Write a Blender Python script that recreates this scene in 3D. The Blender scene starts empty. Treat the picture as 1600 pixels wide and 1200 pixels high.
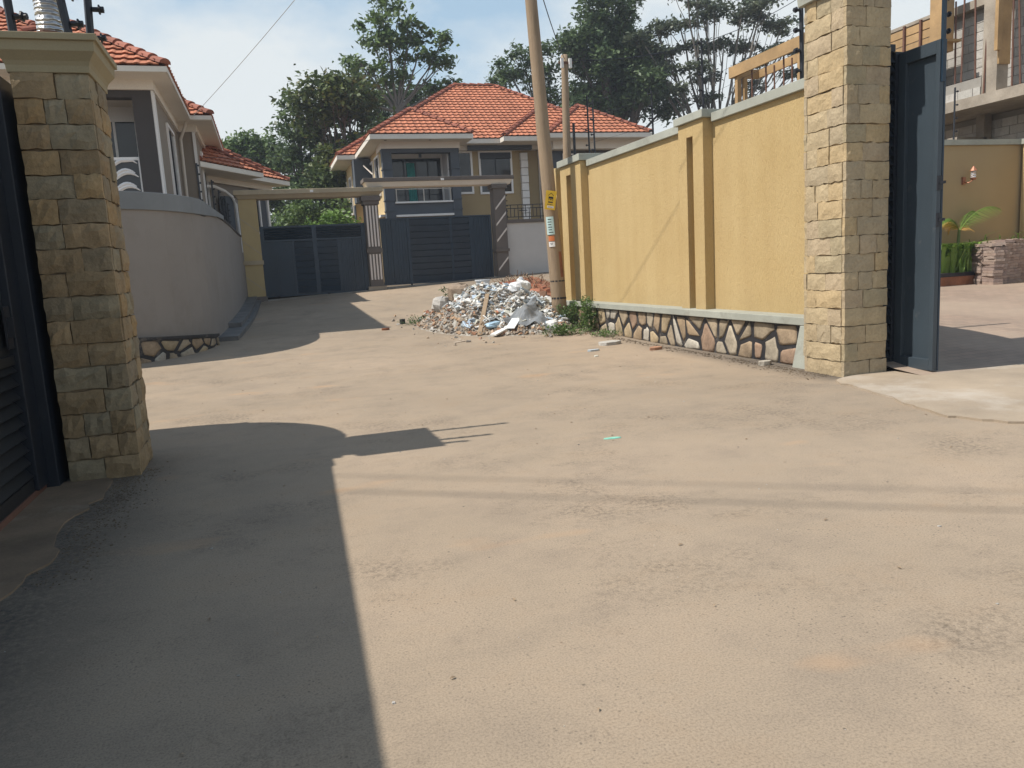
import bpy, math, random
import numpy as np
from mathutils import Vector, Matrix
from math import sin, cos, pi, radians
random.seed(7); rng = np.random.default_rng(7)
S = bpy.context.scene
COL = S.collection

# ------------------------------------------------------------------ camera, sky, sun
EYE = 1.5
u = Vector((-450, 7800, 1200)).normalized()
yv = (Vector((0, 0, -1)) - Vector((0, 0, -1)).dot(u) * u).normalized()
xv = yv.cross(u)
t = radians(17)
gx = cos(t) * xv + sin(t) * yv
gy = -sin(t) * xv + cos(t) * yv
cam = bpy.data.objects.new('camera', bpy.data.cameras.new('camera')); COL.objects.link(cam)
cam.matrix_world = Matrix((gx, gy, u)).to_4x4()
cam.location = (0, 0, EYE)
cam.data.lens = 27; cam.data.sensor_width = 36; cam.data.sensor_fit = 'HORIZONTAL'
cam.data.clip_start = 0.05; cam.data.clip_end = 2000
S.camera = cam
S.render.resolution_x, S.render.resolution_y = 1024, 768

SUN_EL = math.atan(1.42)
TR = radians(-5)                          # direction the sunlight travels, in plan, from +X
sun = bpy.data.objects.new('sun', bpy.data.lights.new('sun', 'SUN')); COL.objects.link(sun)
sun.data.energy = 4.6; sun.data.angle = radians(0.55); sun.data.color = (1, .94, .85)
trav = Vector((cos(TR) * cos(SUN_EL), sin(TR) * cos(SUN_EL), -sin(SUN_EL)))
sun.rotation_euler = trav.to_track_quat('-Z', 'Y').to_euler()
W = bpy.data.worlds.new('World'); S.world = W; W.use_nodes = True
nt = W.node_tree; nt.nodes.clear()
def wn(t, **k):
    n = nt.nodes.new(t)
    for a, b in k.items(): setattr(n, a, b)
    return n
out = wn('ShaderNodeOutputWorld'); bg = wn('ShaderNodeBackground')
sky = wn('ShaderNodeTexSky', sky_type='NISHITA', sun_disc=False)
sky.sun_elevation = SUN_EL; sky.sun_rotation = math.atan2(-cos(TR), -sin(TR)); sky.air_density = 1.2; sky.dust_density = 2.0; sky.altitude = 1100
tc = wn('ShaderNodeTexCoord'); mp = wn('ShaderNodeMapping'); mp.inputs['Scale'].default_value = (1, 1, 1.9)
mp.inputs['Location'].default_value = (.35, .1, 0)
nz = wn('ShaderNodeTexNoise'); nz.inputs['Scale'].default_value = 2.3; nz.inputs['Detail'].default_value = 9; nz.inputs['Roughness'].default_value = .53
rp = wn('ShaderNodeValToRGB'); rp.color_ramp.elements[0].position = .41; rp.color_ramp.elements[1].position = .55
sepz = wn('ShaderNodeSeparateXYZ')
mr = wn('ShaderNodeMapRange'); mr.inputs['From Min'].default_value = .08; mr.inputs['From Max'].default_value = .50; mr.inputs['To Min'].default_value = .17; mr.inputs['To Max'].default_value = -.14
addn = wn('ShaderNodeMath', operation='ADD')
mx = wn('ShaderNodeMixRGB'); mx.inputs['Color2'].default_value = (6.7, 7.15, 7.35, 1)
hz_ = wn('ShaderNodeMixRGB'); hz_.inputs['Fac'].default_value = .72; hz_.inputs['Color2'].default_value = (4.15, 5.75, 7.1, 1)
mh_ = wn('ShaderNodeMapRange'); mh_.inputs['From Min'].default_value = .15; mh_.inputs['From Max'].default_value = .85; mh_.inputs['To Min'].default_value = .85; mh_.inputs['To Max'].default_value = .25
L = nt.links.new
L(tc.outputs['Generated'], mp.inputs['Vector']); L(mp.outputs[0], nz.inputs['Vector'])
L(tc.outputs['Generated'], sepz.inputs[0]); L(sepz.outputs['Z'], mr.inputs['Value'])
L(nz.outputs['Fac'], addn.inputs[0]); L(mr.outputs[0], addn.inputs[1]); L(addn.outputs[0], rp.inputs[0])
L(rp.outputs['Color'], mx.inputs['Fac']); L(sepz.outputs['Z'], mh_.inputs['Value']); L(mh_.outputs[0], hz_.inputs['Fac']); L(sky.outputs[0], hz_.inputs['Color1']); L(hz_.outputs[0], mx.inputs['Color1']); L(mx.outputs[0], bg.inputs['Color'])
bg.inputs['Strength'].default_value = 0.10
L(bg.outputs[0], out.inputs[0])
S.view_settings.view_transform = 'Standard'; S.view_settings.look = 'None'; S.view_settings.gamma = 1
S.view_settings.exposure = 0.25

# ------------------------------------------------------------------ materials
def principled(name):
    m = bpy.data.materials.new(name); m.use_nodes = True
    n = m.node_tree.nodes; l = m.node_tree.links
    return m, n, l, n['Principled BSDF']
def nmap(n, l, scale, stretch=(1, 1, 1)):
    g = n.new('ShaderNodeNewGeometry'); mp = n.new('ShaderNodeMapping'); mp.inputs['Scale'].default_value = [scale * s for s in stretch]
    l.new(g.outputs['Position'], mp.inputs['Vector']); return mp.outputs[0]
def noise(n, l, vec, scale=1, detail=4, rough=.55):
    t = n.new('ShaderNodeTexNoise'); t.inputs['Scale'].default_value = scale; t.inputs['Detail'].default_value = detail; t.inputs['Roughness'].default_value = rough
    l.new(vec, t.inputs['Vector']); return t.outputs['Fac']
def ramp(n, l, fac, stops):
    r = n.new('ShaderNodeValToRGB'); e = r.color_ramp.elements
    while len(e) < len(stops): e.new(.5)
    for k, (p, c) in zip(e, stops): k.position = p; k.color = (*c, 1) if len(c) == 3 else c
    l.new(fac, r.inputs[0]); return r.outputs['Color']
def mix(n, l, a, b, fac, mode='MIX'):
    m = n.new('ShaderNodeMixRGB'); m.blend_type = mode
    for s, v in ((0, fac), (1, a), (2, b)):
        if isinstance(v, (int, float)): m.inputs[s].default_value = v
        elif isinstance(v, tuple): m.inputs[s].default_value = (*v, 1)
        else: l.new(v, m.inputs[s])
    return m.outputs[0]
def bump(n, l, b, h, strength, dist=.01, normal=None):
    k = n.new('ShaderNodeBump'); k.inputs['Strength'].default_value = strength; k.inputs['Distance'].default_value = dist
    l.new(h, k.inputs['Height'])
    if normal: l.new(normal, k.inputs['Normal'])
    l.new(k.outputs[0], b.inputs['Normal']); return k.outputs[0]
def basic(name, col, rough=.7, metal=0, var=.25, vs=1.2, fine=60, fb=.25, fd=.004, stretch=(1, 1, 1), spec=.5, rnd=0, dirt=None):
    m, n, l, b = principled(name)
    v = nmap(n, l, 1, stretch)
    big = noise(n, l, v, vs, 6, .6)
    dark = tuple(c * (1 - var) for c in col); lite = tuple(min(1, c * (1 + var * .6)) for c in col)
    c = ramp(n, l, big, [(.3, dark), (.7, lite)])
    f = noise(n, l, v, fine, 3, .6)
    c = mix(n, l, c, ramp(n, l, f, [(.25, (.78, .78, .78)), (.75, (1, 1, 1))]), .6, 'MULTIPLY')
    if rnd:
        oi = n.new('ShaderNodeObjectInfo'); g = n.new('ShaderNodeNewGeometry')
        ad = n.new('ShaderNodeMath'); ad.operation = 'ADD'; l.new(oi.outputs['Random'], ad.inputs[0]); l.new(g.outputs['Random Per Island'], ad.inputs[1])
        fr = n.new('ShaderNodeMath'); fr.operation = 'FRACT'; l.new(ad.outputs[0], fr.inputs[0])
        c = mix(n, l, c, ramp(n, l, fr.outputs[0], [(0, (1 - rnd,) * 3), (1, (1, 1, 1))]), 1.0, 'MULTIPLY')
    if dirt:
        dcol, dlo, dhi, dsc = dirt
        c = mix(n, l, c, dcol, ramp(n, l, noise(n, l, v, dsc, 8, .7), [(dlo, (0, 0, 0)), (dhi, (1, 1, 1))]))
    l.new(c, b.inputs['Base Color']); b.inputs['Roughness'].default_value = rough; b.inputs['Metallic'].default_value = metal
    b.inputs['Specular IOR Level'].default_value = spec
    if fb: bump(n, l, b, f, fb, fd)
    return m
def palette(name, cols, rough=.85, fine=40, fb=.6, fd=.01, mottling=.35):
    """one colour per object / island, out of a list"""
    m, n, l, b = principled(name)
    oi = n.new('ShaderNodeObjectInfo'); g = n.new('ShaderNodeNewGeometry')
    ad = n.new('ShaderNodeMath'); ad.operation = 'ADD'; l.new(oi.outputs['Random'], ad.inputs[0]); l.new(g.outputs['Random Per Island'], ad.inputs[1])
    fr = n.new('ShaderNodeMath'); fr.operation = 'FRACT'; l.new(ad.outputs[0], fr.inputs[0])
    r = n.new('ShaderNodeValToRGB'); r.color_ramp.interpolation = 'CONSTANT'; e = r.color_ramp.elements
    while len(e) < len(cols): e.new(.5)
    for i, (k, c) in enumerate(zip(e, cols)): k.position = i / len(cols); k.color = (*c, 1)
    l.new(fr.outputs[0], r.inputs[0])
    v = nmap(n, l, 1)
    a = noise(n, l, v, fine * .12, 6, .65); f = noise(n, l, v, fine, 5, .65)
    c = mix(n, l, r.outputs['Color'], ramp(n, l, a, [(.3, (1 - mottling,) * 3), (.65, (1.0,) * 3)]), 1.0, 'MULTIPLY')
    c = mix(n, l, c, ramp(n, l, f, [(.3, (.72,) * 3), (.6, (1.,) * 3)]), .7, 'MULTIPLY')
    l.new(c, b.inputs['Base Color']); b.inputs['Roughness'].default_value = rough
    b.inputs['Specular IOR Level'].default_value = .3
    k = bump(n, l, b, a, fb, fd * 4); bump(n, l, b, f, fb, fd, k)
    return m
M = {}
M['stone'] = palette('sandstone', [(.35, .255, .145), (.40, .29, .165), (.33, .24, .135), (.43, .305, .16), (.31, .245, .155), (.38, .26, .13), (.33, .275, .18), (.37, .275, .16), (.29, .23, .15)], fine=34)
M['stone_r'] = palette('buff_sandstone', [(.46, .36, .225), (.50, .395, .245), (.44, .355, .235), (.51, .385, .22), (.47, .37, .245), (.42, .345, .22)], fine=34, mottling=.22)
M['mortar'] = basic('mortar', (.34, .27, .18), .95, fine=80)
M['mortar_lit'] = basic('lit_mortar', (.50, .39, .25), .95, fine=80)  # lit copy of the mortar, sunlight put into its paler colour
M['black'] = basic('black_pointing', (.022, .022, .026), .6, fine=30, var=.5, fb=.5, dirt=((.2, .17, .14), .55, .75, 3))
M['rock'] = palette('field_stone', [(.42, .31, .20), (.46, .37, .26), (.38, .26, .18), (.48, .41, .31), (.37, .30, .21), (.45, .35, .22), (.53, .48, .40), (.40, .30, .20)], mottling=.5, fine=26)
M['cap'] = basic('cream_painted_concrete', (.31, .26, .155), .75, var=.12, fine=90, fb=.15, dirt=((.22, .18, .11), .56, .8, 2.5))
M['graycap'] = basic('grey_green_coping', (.36, .37, .32), .8, var=.18, fine=60, fb=.2, dirt=((.2, .19, .16), .55, .8, 4))
M['coping_blue'] = basic('blue_grey_coping', (.20, .215, .225), .8, var=.12, fine=60)
M['graywall'] = basic('taupe_render', (.265, .24, .217), .85, var=.07, vs=.8, fine=120, fb=.25, dirt=((.205, .18, .155), .50, .80, 1.1))
M['palewall'] = basic('pale_grey_render', (.60, .57, .54), .85, var=.08, fine=120)
M['ledge'] = basic('dark_ledge', (.13, .13, .13), .6, var=.2, fine=60, dirt=((.24, .22, .2), .5, .8, 3))
M['navy'] = basic('navy_gate_paint', (.013, .033, .058), .42, var=.2, vs=1.5, fine=90, fb=.08, dirt=((.09, .09, .09), .6, .95, 2.2))
M['navyface'] = basic('blue_grey_gate_panel', (.045, .062, .078), .42, var=.12, vs=1.5, fine=90, fb=.06, dirt=((.16, .15, .14), .62, .9, 5))
M['navydark'] = basic('near_black_navy_paint', (.006, .011, .020), .5, var=.2, fine=90, fb=.08, dirt=((.03, .03, .03), .6, .95, 2.2))
M['darkgate'] = basic('black_gate_paint', (.012, .015, .019), .45, var=.25, fine=80, fb=.1, dirt=((.08, .07, .06), .6, .95, 3))
M['blackmetal'] = basic('black_metal', (.015, .017, .024), .5, var=.2, fine=60, fb=.1)
M['ochre'] = basic('ochre_pier_paint', (.46, .355, .18), .85, var=.1, fine=90)
M['beam'] = basic('brown_grey_beam', (.42, .345, .235), .8, var=.15, fine=50, dirt=((.32, .26, .18), .55, .8, 3))
M['beamdark'] = basic('dark_taupe_beam', (.15, .125, .108), .8, var=.15, fine=50)
M['beamlite'] = basic('pale_taupe_beam', (.72, .65, .56), .8, var=.1, fine=50)
M['pinkwhite'] = basic('off_white_flute', (.76, .68, .62), .8, var=.12, fine=50)
M['tile'] = basic('terracotta_tile', (.56, .215, .12), .78, var=.12, vs=1.1, fine=25, fb=.35, rnd=.24, spec=.3, dirt=((.30, .12, .075), .60, .9, 5))
M['ridge'] = basic('ridge_tile', (.38, .13, .08), .72, var=.3, vs=2.5, fine=25, fb=.35, rnd=.4, spec=.3)
M['deck'] = basic('roof_underlay', (.22, .09, .05), .9)
M['fascia'] = basic('cream_fascia', (.76, .71, .63), .6, var=.08, fine=50, dirt=((.6, .54, .46), .6, .9, 3))
M['soffit'] = basic('cream_soffit', (.80, .74, .66), .8, var=.05, fine=50)
M['white'] = basic('white_paint', (.82, .80, .78), .6, var=.06, fine=50)
M['beigewall'] = basic('beige_house_wall', (.27, .225, .18), .85, var=.07, fine=90)
M['darkcol'] = basic('dark_brown_column', (.06, .052, .05), .75, var=.1, fine=60)
M['slate'] = basic('slate_blue_paint', (.080, .092, .110), .75, var=.12, fine=60)
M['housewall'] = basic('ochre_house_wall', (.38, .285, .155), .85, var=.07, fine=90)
M['houselit'] = basic('ochre_house_wall_lit', (.60, .45, .24), .85, var=.06, fine=90)  # house ochre again, with sunlight brightened into the colour of sun-facing walls
M['frame'] = basic('white_window_frame', (.85, .83, .82), .5, var=.04, fine=50)
M['pipe'] = basic('cream_pipe', (.58, .52, .45), .5, var=.05)
M['conc'] = basic('raw_concrete', (.36, .31, .25), .92, var=.28, vs=2, fine=30, fb=.6, fd=.012, dirt=((.22, .18, .14), .5, .8, 3))
M['block'] = palette('concrete_block', [(.50, .48, .44), (.56, .54, .50), (.46, .44, .41), (.53, .50, .46)], fine=40, mottling=.2)
M['blockmortar'] = basic('block_mortar', (.30, .28, .25), .95)
M['timber'] = basic('formwork_timber', (.56, .36, .17), .8, var=.3, vs=1.5, fine=18, fb=.3, stretch=(1, 1, 1), rnd=.3)
M['rebar'] = basic('rusty_rebar', (.16, .075, .05), .8, var=.3, fine=60)
M['pole'] = basic('weathered_pole', (.33, .24, .155), .88, var=.28, vs=2, fine=14, fb=.7, fd=.012, stretch=(4, 4, .5), dirt=((.17, .12, .08), .52, .8, 2))
M['paver'] = palette('stacked_paver', [(.36, .27, .225), (.40, .30, .25), (.33, .25, .22), (.42, .33, .28)], fine=50, mottling=.2)
M['soil'] = basic('soil', (.10, .06, .04), .95, fine=30, fb=.8, fd=.02)
M['plastic_w'] = basic('white_plastic', (.70, .72, .74), .45, var=.1, fine=20)
M['plastic_b'] = basic('pale_blue_plastic', (.35, .50, .62), .45, var=.2, fine=20)
M['tarp'] = basic('grey_sacking', (.19, .205, .22), .7, var=.3, vs=4, fine=60, fb=.5, dirt=((.22, .2, .18), .5, .8, 5))
M['yellow'] = basic('yellow_sign', (.80, .52, .03), .5, var=.05)
M['signink'] = basic('sign_black', (.02, .02, .02), .6)
M['mint'] = basic('pale_mint_paper', (.50, .66, .64), .8, var=.12)
M['orange'] = basic('orange_paper', (.60, .18, .06), .8)
M['teal'] = basic('teal_curtain', (.03, .26, .24), .8, var=.3, vs=6)
M['copper'] = basic('copper_lantern', (.38, .16, .09), .5, metal=.3)
M['mintbag'] = basic('mint_wrapper', (.25, .62, .48), .4, var=.25, vs=20)
M['terr'] = basic('earth', (.16, .12, .08), .95, fine=20)
M['redsoil'] = basic('red_soil', (.30, .12, .06), .95, var=.4, vs=3, fine=20, fb=.8, fd=.02)
def glassm(name, col, rough=.08):
    m, n, l, b = principled(name)
    v = nmap(n, l, 1)
    c = ramp(n, l, noise(n, l, v, .8, 2), [(.35, tuple(x * .6 for x in col)), (.7, col)])
    l.new(c, b.inputs['Base Color']); b.inputs['Roughness'].default_value = rough; b.inputs['Specular IOR Level'].default_value = .5
    return m
M['glass'] = glassm('dark_window_glass', (.030, .036, .045), .05)
def clearglass():
    m, n, l, b = principled('ribbed_clear_glass')
    b.inputs['Base Color'].default_value = (.85, .86, .88, 1); b.inputs['Roughness'].default_value = .18
    b.inputs['Transmission Weight'].default_value = .45
    w = n.new('ShaderNodeTexWave'); w.bands_direction = 'Z'; w.inputs['Scale'].default_value = 9; w.inputs['Distortion'].default_value = 6
    l.new(nmap(n, l, 1), w.inputs['Vector']); bump(n, l, b, w.outputs['Fac'], 1, .03)
    return m
M['lantern'] = clearglass()
def roughcast():
    m, n, l, b = principled('yellow_roughcast')
    v = nmap(n, l, 1, (1, 1, .22)); v2 = nmap(n, l, 1)
    s = noise(n, l, v, 70, 6, .7); big = noise(n, l, v2, .9, 6, .6); sm = noise(n, l, v2, 95, 3, .6)
    c = ramp(n, l, big, [(.3, (.50, .365, .175)), (.7, (.54, .405, .205))])
    c = mix(n, l, c, ramp(n, l, s, [(.28, (.62, .52, .42)), (.44, (1, 1, 1)), (.8, (1.0, 1.0, .98))]), .75, 'MULTIPLY')
    # faint dirt streaks
    st = noise(n, l, nmap(n, l, 1, (3, 3, .25)), 1.0, 6, .6)
    c = mix(n, l, c, ramp(n, l, st, [(.35, (.86, .82, .78)), (.6, (1, 1, 1))]), .4, 'MULTIPLY')
    sp = n.new('ShaderNodeSeparateXYZ'); l.new(v2, sp.inputs[0])
    q = n.new('ShaderNodeMapRange'); q.inputs['From Min'].default_value = .62; q.inputs['From Max'].default_value = 1.05; q.inputs['To Min'].default_value = .30; q.inputs['To Max'].default_value = 0; l.new(sp.outputs['Z'], q.inputs['Value'])
    ml = n.new('ShaderNodeMath'); ml.operation = 'MULTIPLY'; l.new(q.outputs[0], ml.inputs[0]); l.new(noise(n, l, v2, 3.5, 6, .7), ml.inputs[1])
    q2 = n.new('ShaderNodeMath'); q2.operation = 'MULTIPLY'; q2.inputs[1].default_value = 1.8; l.new(ml.outputs[0], q2.inputs[0])
    c = mix(n, l, c, (.34, .24, .13), q2.outputs[0])
    l.new(c, b.inputs['Base Color']); b.inputs['Roughness'].default_value = .95; b.inputs['Specular IOR Level'].default_value = .2
    k = bump(n, l, b, s, .9, .02); bump(n, l, b, sm, .35, .006, k)
    return m
M['roughcast'] = roughcast()
def roadm():
    m, n, l, b = principled('dusty_asphalt')
    v = nmap(n, l, 1)
    big = noise(n, l, v, .22, 7, .62); mid = noise(n, l, nmap(n, l, 1, (1, 1.3, 1)), 1.3, 8, .72); fine = noise(n, l, v, 110, 4, .7); gr = noise(n, l, v, 28, 6, .75)
    c = ramp(n, l, big, [(.32, (.298, .238, .175)), (.5, (.352, .279, .204)), (.68, (.405, .315, .230))])
    c = mix(n, l, c, ramp(n, l, mid, [(.30, (.78, .79, .82)), (.52, (1, 1, 1)), (.75, (1.0, .95, .90))]), .75, 'MULTIPLY')
    c = mix(n, l, c, ramp(n, l, fine, [(.32, (.52, .51, .50)), (.56, (1, 1, 1))]), .7, 'MULTIPLY')
    # grit where the surface is worn through
    worn = ramp(n, l, noise(n, l, v, .75, 8, .72), [(.50, (0, 0, 0)), (.64, (1, 1, 1))])
    grit = ramp(n, l, gr, [(.38, (.42, .42, .43)), (.56, (1, 1, 1))])
    c = mix(n, l, c, grit, mix(n, l, worn, (.75, .75, .75), 1.0, 'MULTIPLY'), 'MIX') if False else mix(n, l, c, mix(n, l, c, grit, 1.0, 'MULTIPLY'), mix(n, l, worn, (.8, .8, .8), 1.0, 'MULTIPLY'))
    # a few red-earth smears
    red = ramp(n, l, noise(n, l, nmap(n, l, 1, (.8, 1.6, 1)), .9, 3, .5), [(.64, (0, 0, 0)), (.73, (1, 1, 1))])
    c = mix(n, l, c, (.52, .30, .15), mix(n, l, red, (.30, .30, .30), 1.0, 'MULTIPLY'))
    # small dark specks and pale specks
    vo = n.new('ShaderNodeTexVoronoi'); vo.inputs['Scale'].default_value = 7; l.new(v, vo.inputs['Vector'])
    c = mix(n, l, c, (.07, .06, .05), mix(n, l, ramp(n, l, vo.outputs['Distance'], [(.03, (1, 1, 1)), (.06, (0, 0, 0))]), ramp(n, l, noise(n, l, v, 2.2, 5, .7), [(.5, (0, 0, 0)), (.6, (1, 1, 1))]), 1.0, 'MULTIPLY'))
    v2 = n.new('ShaderNodeTexVoronoi'); v2.inputs['Scale'].default_value = 38; l.new(v, v2.inputs['Vector'])
    pits = ramp(n, l, v2.outputs['Distance'], [(.10, (1, 1, 1)), (.24, (0, 0, 0))])
    area = ramp(n, l, noise(n, l, v, 1.7, 8, .75), [(.44, (0, 0, 0)), (.62, (.75, .75, .75))])
    c = mix(n, l, c, (.11, .09, .07), mix(n, l, pits, area, 1.0, 'MULTIPLY'))
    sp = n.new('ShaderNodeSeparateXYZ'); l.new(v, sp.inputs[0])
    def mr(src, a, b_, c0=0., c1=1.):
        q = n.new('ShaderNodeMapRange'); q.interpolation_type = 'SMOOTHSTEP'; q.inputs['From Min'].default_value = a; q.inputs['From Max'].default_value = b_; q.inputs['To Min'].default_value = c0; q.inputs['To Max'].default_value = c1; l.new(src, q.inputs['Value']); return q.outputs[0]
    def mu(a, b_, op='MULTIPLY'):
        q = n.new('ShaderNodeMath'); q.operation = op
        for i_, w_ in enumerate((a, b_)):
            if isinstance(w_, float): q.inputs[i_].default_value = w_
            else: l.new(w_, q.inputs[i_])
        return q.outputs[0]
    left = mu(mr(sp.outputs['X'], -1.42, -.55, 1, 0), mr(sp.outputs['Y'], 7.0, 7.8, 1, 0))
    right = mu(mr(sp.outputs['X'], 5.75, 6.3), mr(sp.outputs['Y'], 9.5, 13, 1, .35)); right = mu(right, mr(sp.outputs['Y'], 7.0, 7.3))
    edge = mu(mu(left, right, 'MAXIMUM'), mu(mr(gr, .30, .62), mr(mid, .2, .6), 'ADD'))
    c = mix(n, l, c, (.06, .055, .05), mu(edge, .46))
    l.new(c, b.inputs['Base Color']); b.inputs['Roughness'].default_value = .9; b.inputs['Specular IOR Level'].default_value = .25
    k = bump(n, l, b, gr, .28, .012); k = bump(n, l, b, fine, .35, .005, k); bump(n, l, b, mid, .15, .012, k)
    return m
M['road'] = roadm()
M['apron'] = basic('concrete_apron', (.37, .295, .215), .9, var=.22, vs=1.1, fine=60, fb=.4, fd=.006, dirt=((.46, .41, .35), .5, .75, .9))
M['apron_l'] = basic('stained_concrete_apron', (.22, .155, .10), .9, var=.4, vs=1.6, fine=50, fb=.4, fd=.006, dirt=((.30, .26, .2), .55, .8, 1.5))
def yardm():
    m, n, l, b = principled('pink_paving')
    br = n.new('ShaderNodeTexBrick'); br.inputs['Scale'].default_value = 1; br.inputs['Brick Width'].default_value = .22; br.inputs['Row Height'].default_value = .11
    br.inputs['Mortar Size'].default_value = .006; br.inputs['Color1'].default_value = (.34, .25, .19, 1); br.inputs['Color2'].default_value = (.29, .22, .17, 1); br.inputs['Mortar'].default_value = (.24, .18, .14, 1)
    v = nmap(n, l, 1); l.new(v, br.inputs['Vector'])
    c = mix(n, l, br.outputs['Color'], ramp(n, l, noise(n, l, v, .8, 8, .7), [(.3, (.75, .74, .74)), (.6, (1, 1, 1))]), .8, 'MULTIPLY')
    dust = ramp(n, l, noise(n, l, v, .5, 6, .6), [(.42, (0, 0, 0)), (.62, (1, 1, 1))])
    c = mix(n, l, c, (.34, .265, .20), mix(n, l, dust, (.7, .7, .7), 1.0, 'MULTIPLY'))
    l.new(c, b.inputs['Base Color']); b.inputs['Roughness'].default_value = .9
    bump(n, l, b, br.outputs['Fac'], -.5, .006)
    return m
M['yard'] = yardm()
def leafm(name, a, b2, dead=None):
    m, n, l, b = principled(name)
    g = n.new('ShaderNodeNewGeometry')
    st = [(0, a), (.6, b2), (1, tuple(x * 1.25 for x in b2))]
    if dead: st = [(0, a), (.7, b2), (.9, b2), (1, dead)]
    c = ramp(n, l, g.outputs['Random Per Island'], st)
    c = mix(n, l, c, ramp(n, l, noise(n, l, nmap(n, l, 1), .55, 3), [(.35, (.7, .75, .75)), (.65, (1.12, 1.1, 1.0))]), 1.0, 'MULTIPLY')
    l.new(c, b.inputs['Base Color']); b.inputs['Roughness'].default_value = .5; b.inputs['Specular IOR Level'].default_value = .4
    tr = n.new('ShaderNodeBsdfTranslucent'); l.new(c, tr.inputs['Color']); ms = n.new('ShaderNodeMixShader'); ms.inputs[0].default_value = .28
    l.new(b.outputs[0], ms.inputs[1]); l.new(tr.outputs[0], ms.inputs[2]); l.new(ms.outputs[0], n['Material Output'].inputs[0])
    return m
M['leafA'] = leafm('broadleaf', (.065, .11, .042), (.15, .22, .075))
M['leafB'] = leafm('dark_leaf', (.055, .09, .045), (.12, .175, .08))
M['leafC'] = leafm('grey_green_leaf', (.075, .095, .065), (.14, .165, .11))
M['leafD'] = leafm('bright_leaf', (.07, .14, .02), (.14, .24, .05))
M['leafE'] = leafm('olive_leaf', (.055, .085, .03), (.125, .165, .055), (.22, .18, .09))
M['leafF'] = leafm('sunny_leaf', (.12, .22, .04), (.24, .36, .08))
M['weed'] = leafm('weed_leaf', (.06, .11, .03), (.12, .19, .06))
M['deadfrond'] = leafm('dry_frond', (.45, .25, .07), (.60, .36, .12))
M['bark'] = basic('bark', (.13, .105, .085), .95, var=.3, fine=20, fb=.8, fd=.03)
M['barkpale'] = basic('pale_bark', (.20, .175, .15), .95, var=.3, fine=20, fb=.6, fd=.03)
M['rub_grey'] = palette('rubble_chips', [(.42, .40, .36), (.34, .31, .27), (.50, .46, .40), (.38, .29, .21), (.55, .52, .48), (.28, .25, .22), (.46, .38, .30)], fine=30)
M['rub_tan'] = palette('earthy_chips', [(.40, .28, .18), (.48, .32, .20), (.35, .27, .20), (.52, .38, .27), (.44, .24, .15), (.34, .30, .25)], fine=30)
M['rub_white'] = palette('plaster_scraps', [(.72, .73, .72), (.62, .65, .66), (.80, .80, .78), (.50, .56, .60), (.66, .66, .58), (.45, .55, .66), (.74, .72, .68)], rough=.6, fine=20, mottling=.15, fb=.2)
M['rub_base'] = basic('rubble_dirt', (.27, .225, .175), .95, var=.4, vs=3, fine=18, fb=1, fd=.04, dirt=((.40, .38, .34), .45, .6, 4))
M['brickred'] = palette('broken_brick', [(.42, .16, .09), (.36, .14, .08), (.48, .20, .12), (.30, .17, .11)], fine=30)

# ------------------------------------------------------------------ builders
class MB:
    def __init__(s): s.v = []; s.f = []; s.xf = None
    def add(s, vs, fs):
        o = len(s.v); s.v.extend([tuple(s.xf(p)) if s.xf else tuple(p) for p in vs]); s.f.extend([tuple(i + o for i in f) for f in fs]); return s
    def box(s, x0, y0, z0, x1, y1, z1):
        return s.hexa([(x0, y0, z0), (x1, y0, z0), (x1, y1, z0), (x0, y1, z0), (x0, y0, z1), (x1, y0, z1), (x1, y1, z1), (x0, y1, z1)])
    def hexa(s, p): return s.add(p, [(0, 3, 2, 1), (4, 5, 6, 7), (0, 1, 5, 4), (1, 2, 6, 5), (2, 3, 7, 6), (3, 0, 4, 7)])
    def tube(s, pts, r, n=8, cap=True):
        pts = [Vector(p) for p in pts]; rs = r if isinstance(r, (list, tuple)) else [r] * len(pts)
        vs = []; fs = []; ref = Vector((0, 0, 1))
        for i, p in enumerate(pts):
            d = (pts[min(i + 1, len(pts) - 1)] - pts[max(i - 1, 0)]).normalized()
            a = d.cross(ref)
            if abs(d.z) > .8: a = d.cross(Vector((0, 1, 0)))
            a.normalize(); b = d.cross(a)
            for k in range(n): vs.append(p + rs[i] * (cos(2 * pi * k / n) * a + sin(2 * pi * k / n) * b))
        for i in range(len(pts) - 1):
            for k in range(n):
                q = i * n + k; w = i * n + (k + 1) % n; fs.append((q, q + n, w + n, w))
        if cap: fs.append(tuple(range(n))); fs.append(tuple((len(pts) - 1) * n + k for k in reversed(range(n))))
        return s.add(vs, fs)
    def prism(s, poly, z0, z1):
        n = len(poly)
        vs = [(x, y, z0) for x, y in poly] + [(x, y, z1) for x, y in poly]
        return s.add(vs, [tuple(reversed(range(n))), tuple(range(n, 2 * n))] + [(i, (i + 1) % n, n + (i + 1) % n, n + i) for i in range(n)])
    def build(s, name, mat, parent=None, smooth=False, bevel=0, **kw):
        off = Vector(parent.location) if parent else Vector((0, 0, 0))
        if parent and parent.parent: off = off + Vector(parent.parent.location)
        me = bpy.data.meshes.new(name); me.from_pydata([tuple(Vector(v) - off) for v in s.v], [], s.f); me.update()
        me.materials.append(M[mat] if isinstance(mat, str) else mat)
        if smooth: me.shade_smooth()
        o = bpy.data.objects.new(name, me); COL.objects.link(o)
        if parent: o.parent = parent
        if bevel:
            b = o.modifiers.new('bevel', 'BEVEL'); b.width = bevel; b.segments = 2; b.limit_method = 'ANGLE'
        for k, v in kw.items(): o[k] = v
        return o
def thing(name, loc, label, cat, group=None):
    o = bpy.data.objects.new(name, None); COL.objects.link(o); o.location = loc; o.empty_display_size = .2
    o['label'] = label; o['category'] = cat
    if group: o['group'] = group
    return o
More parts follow.
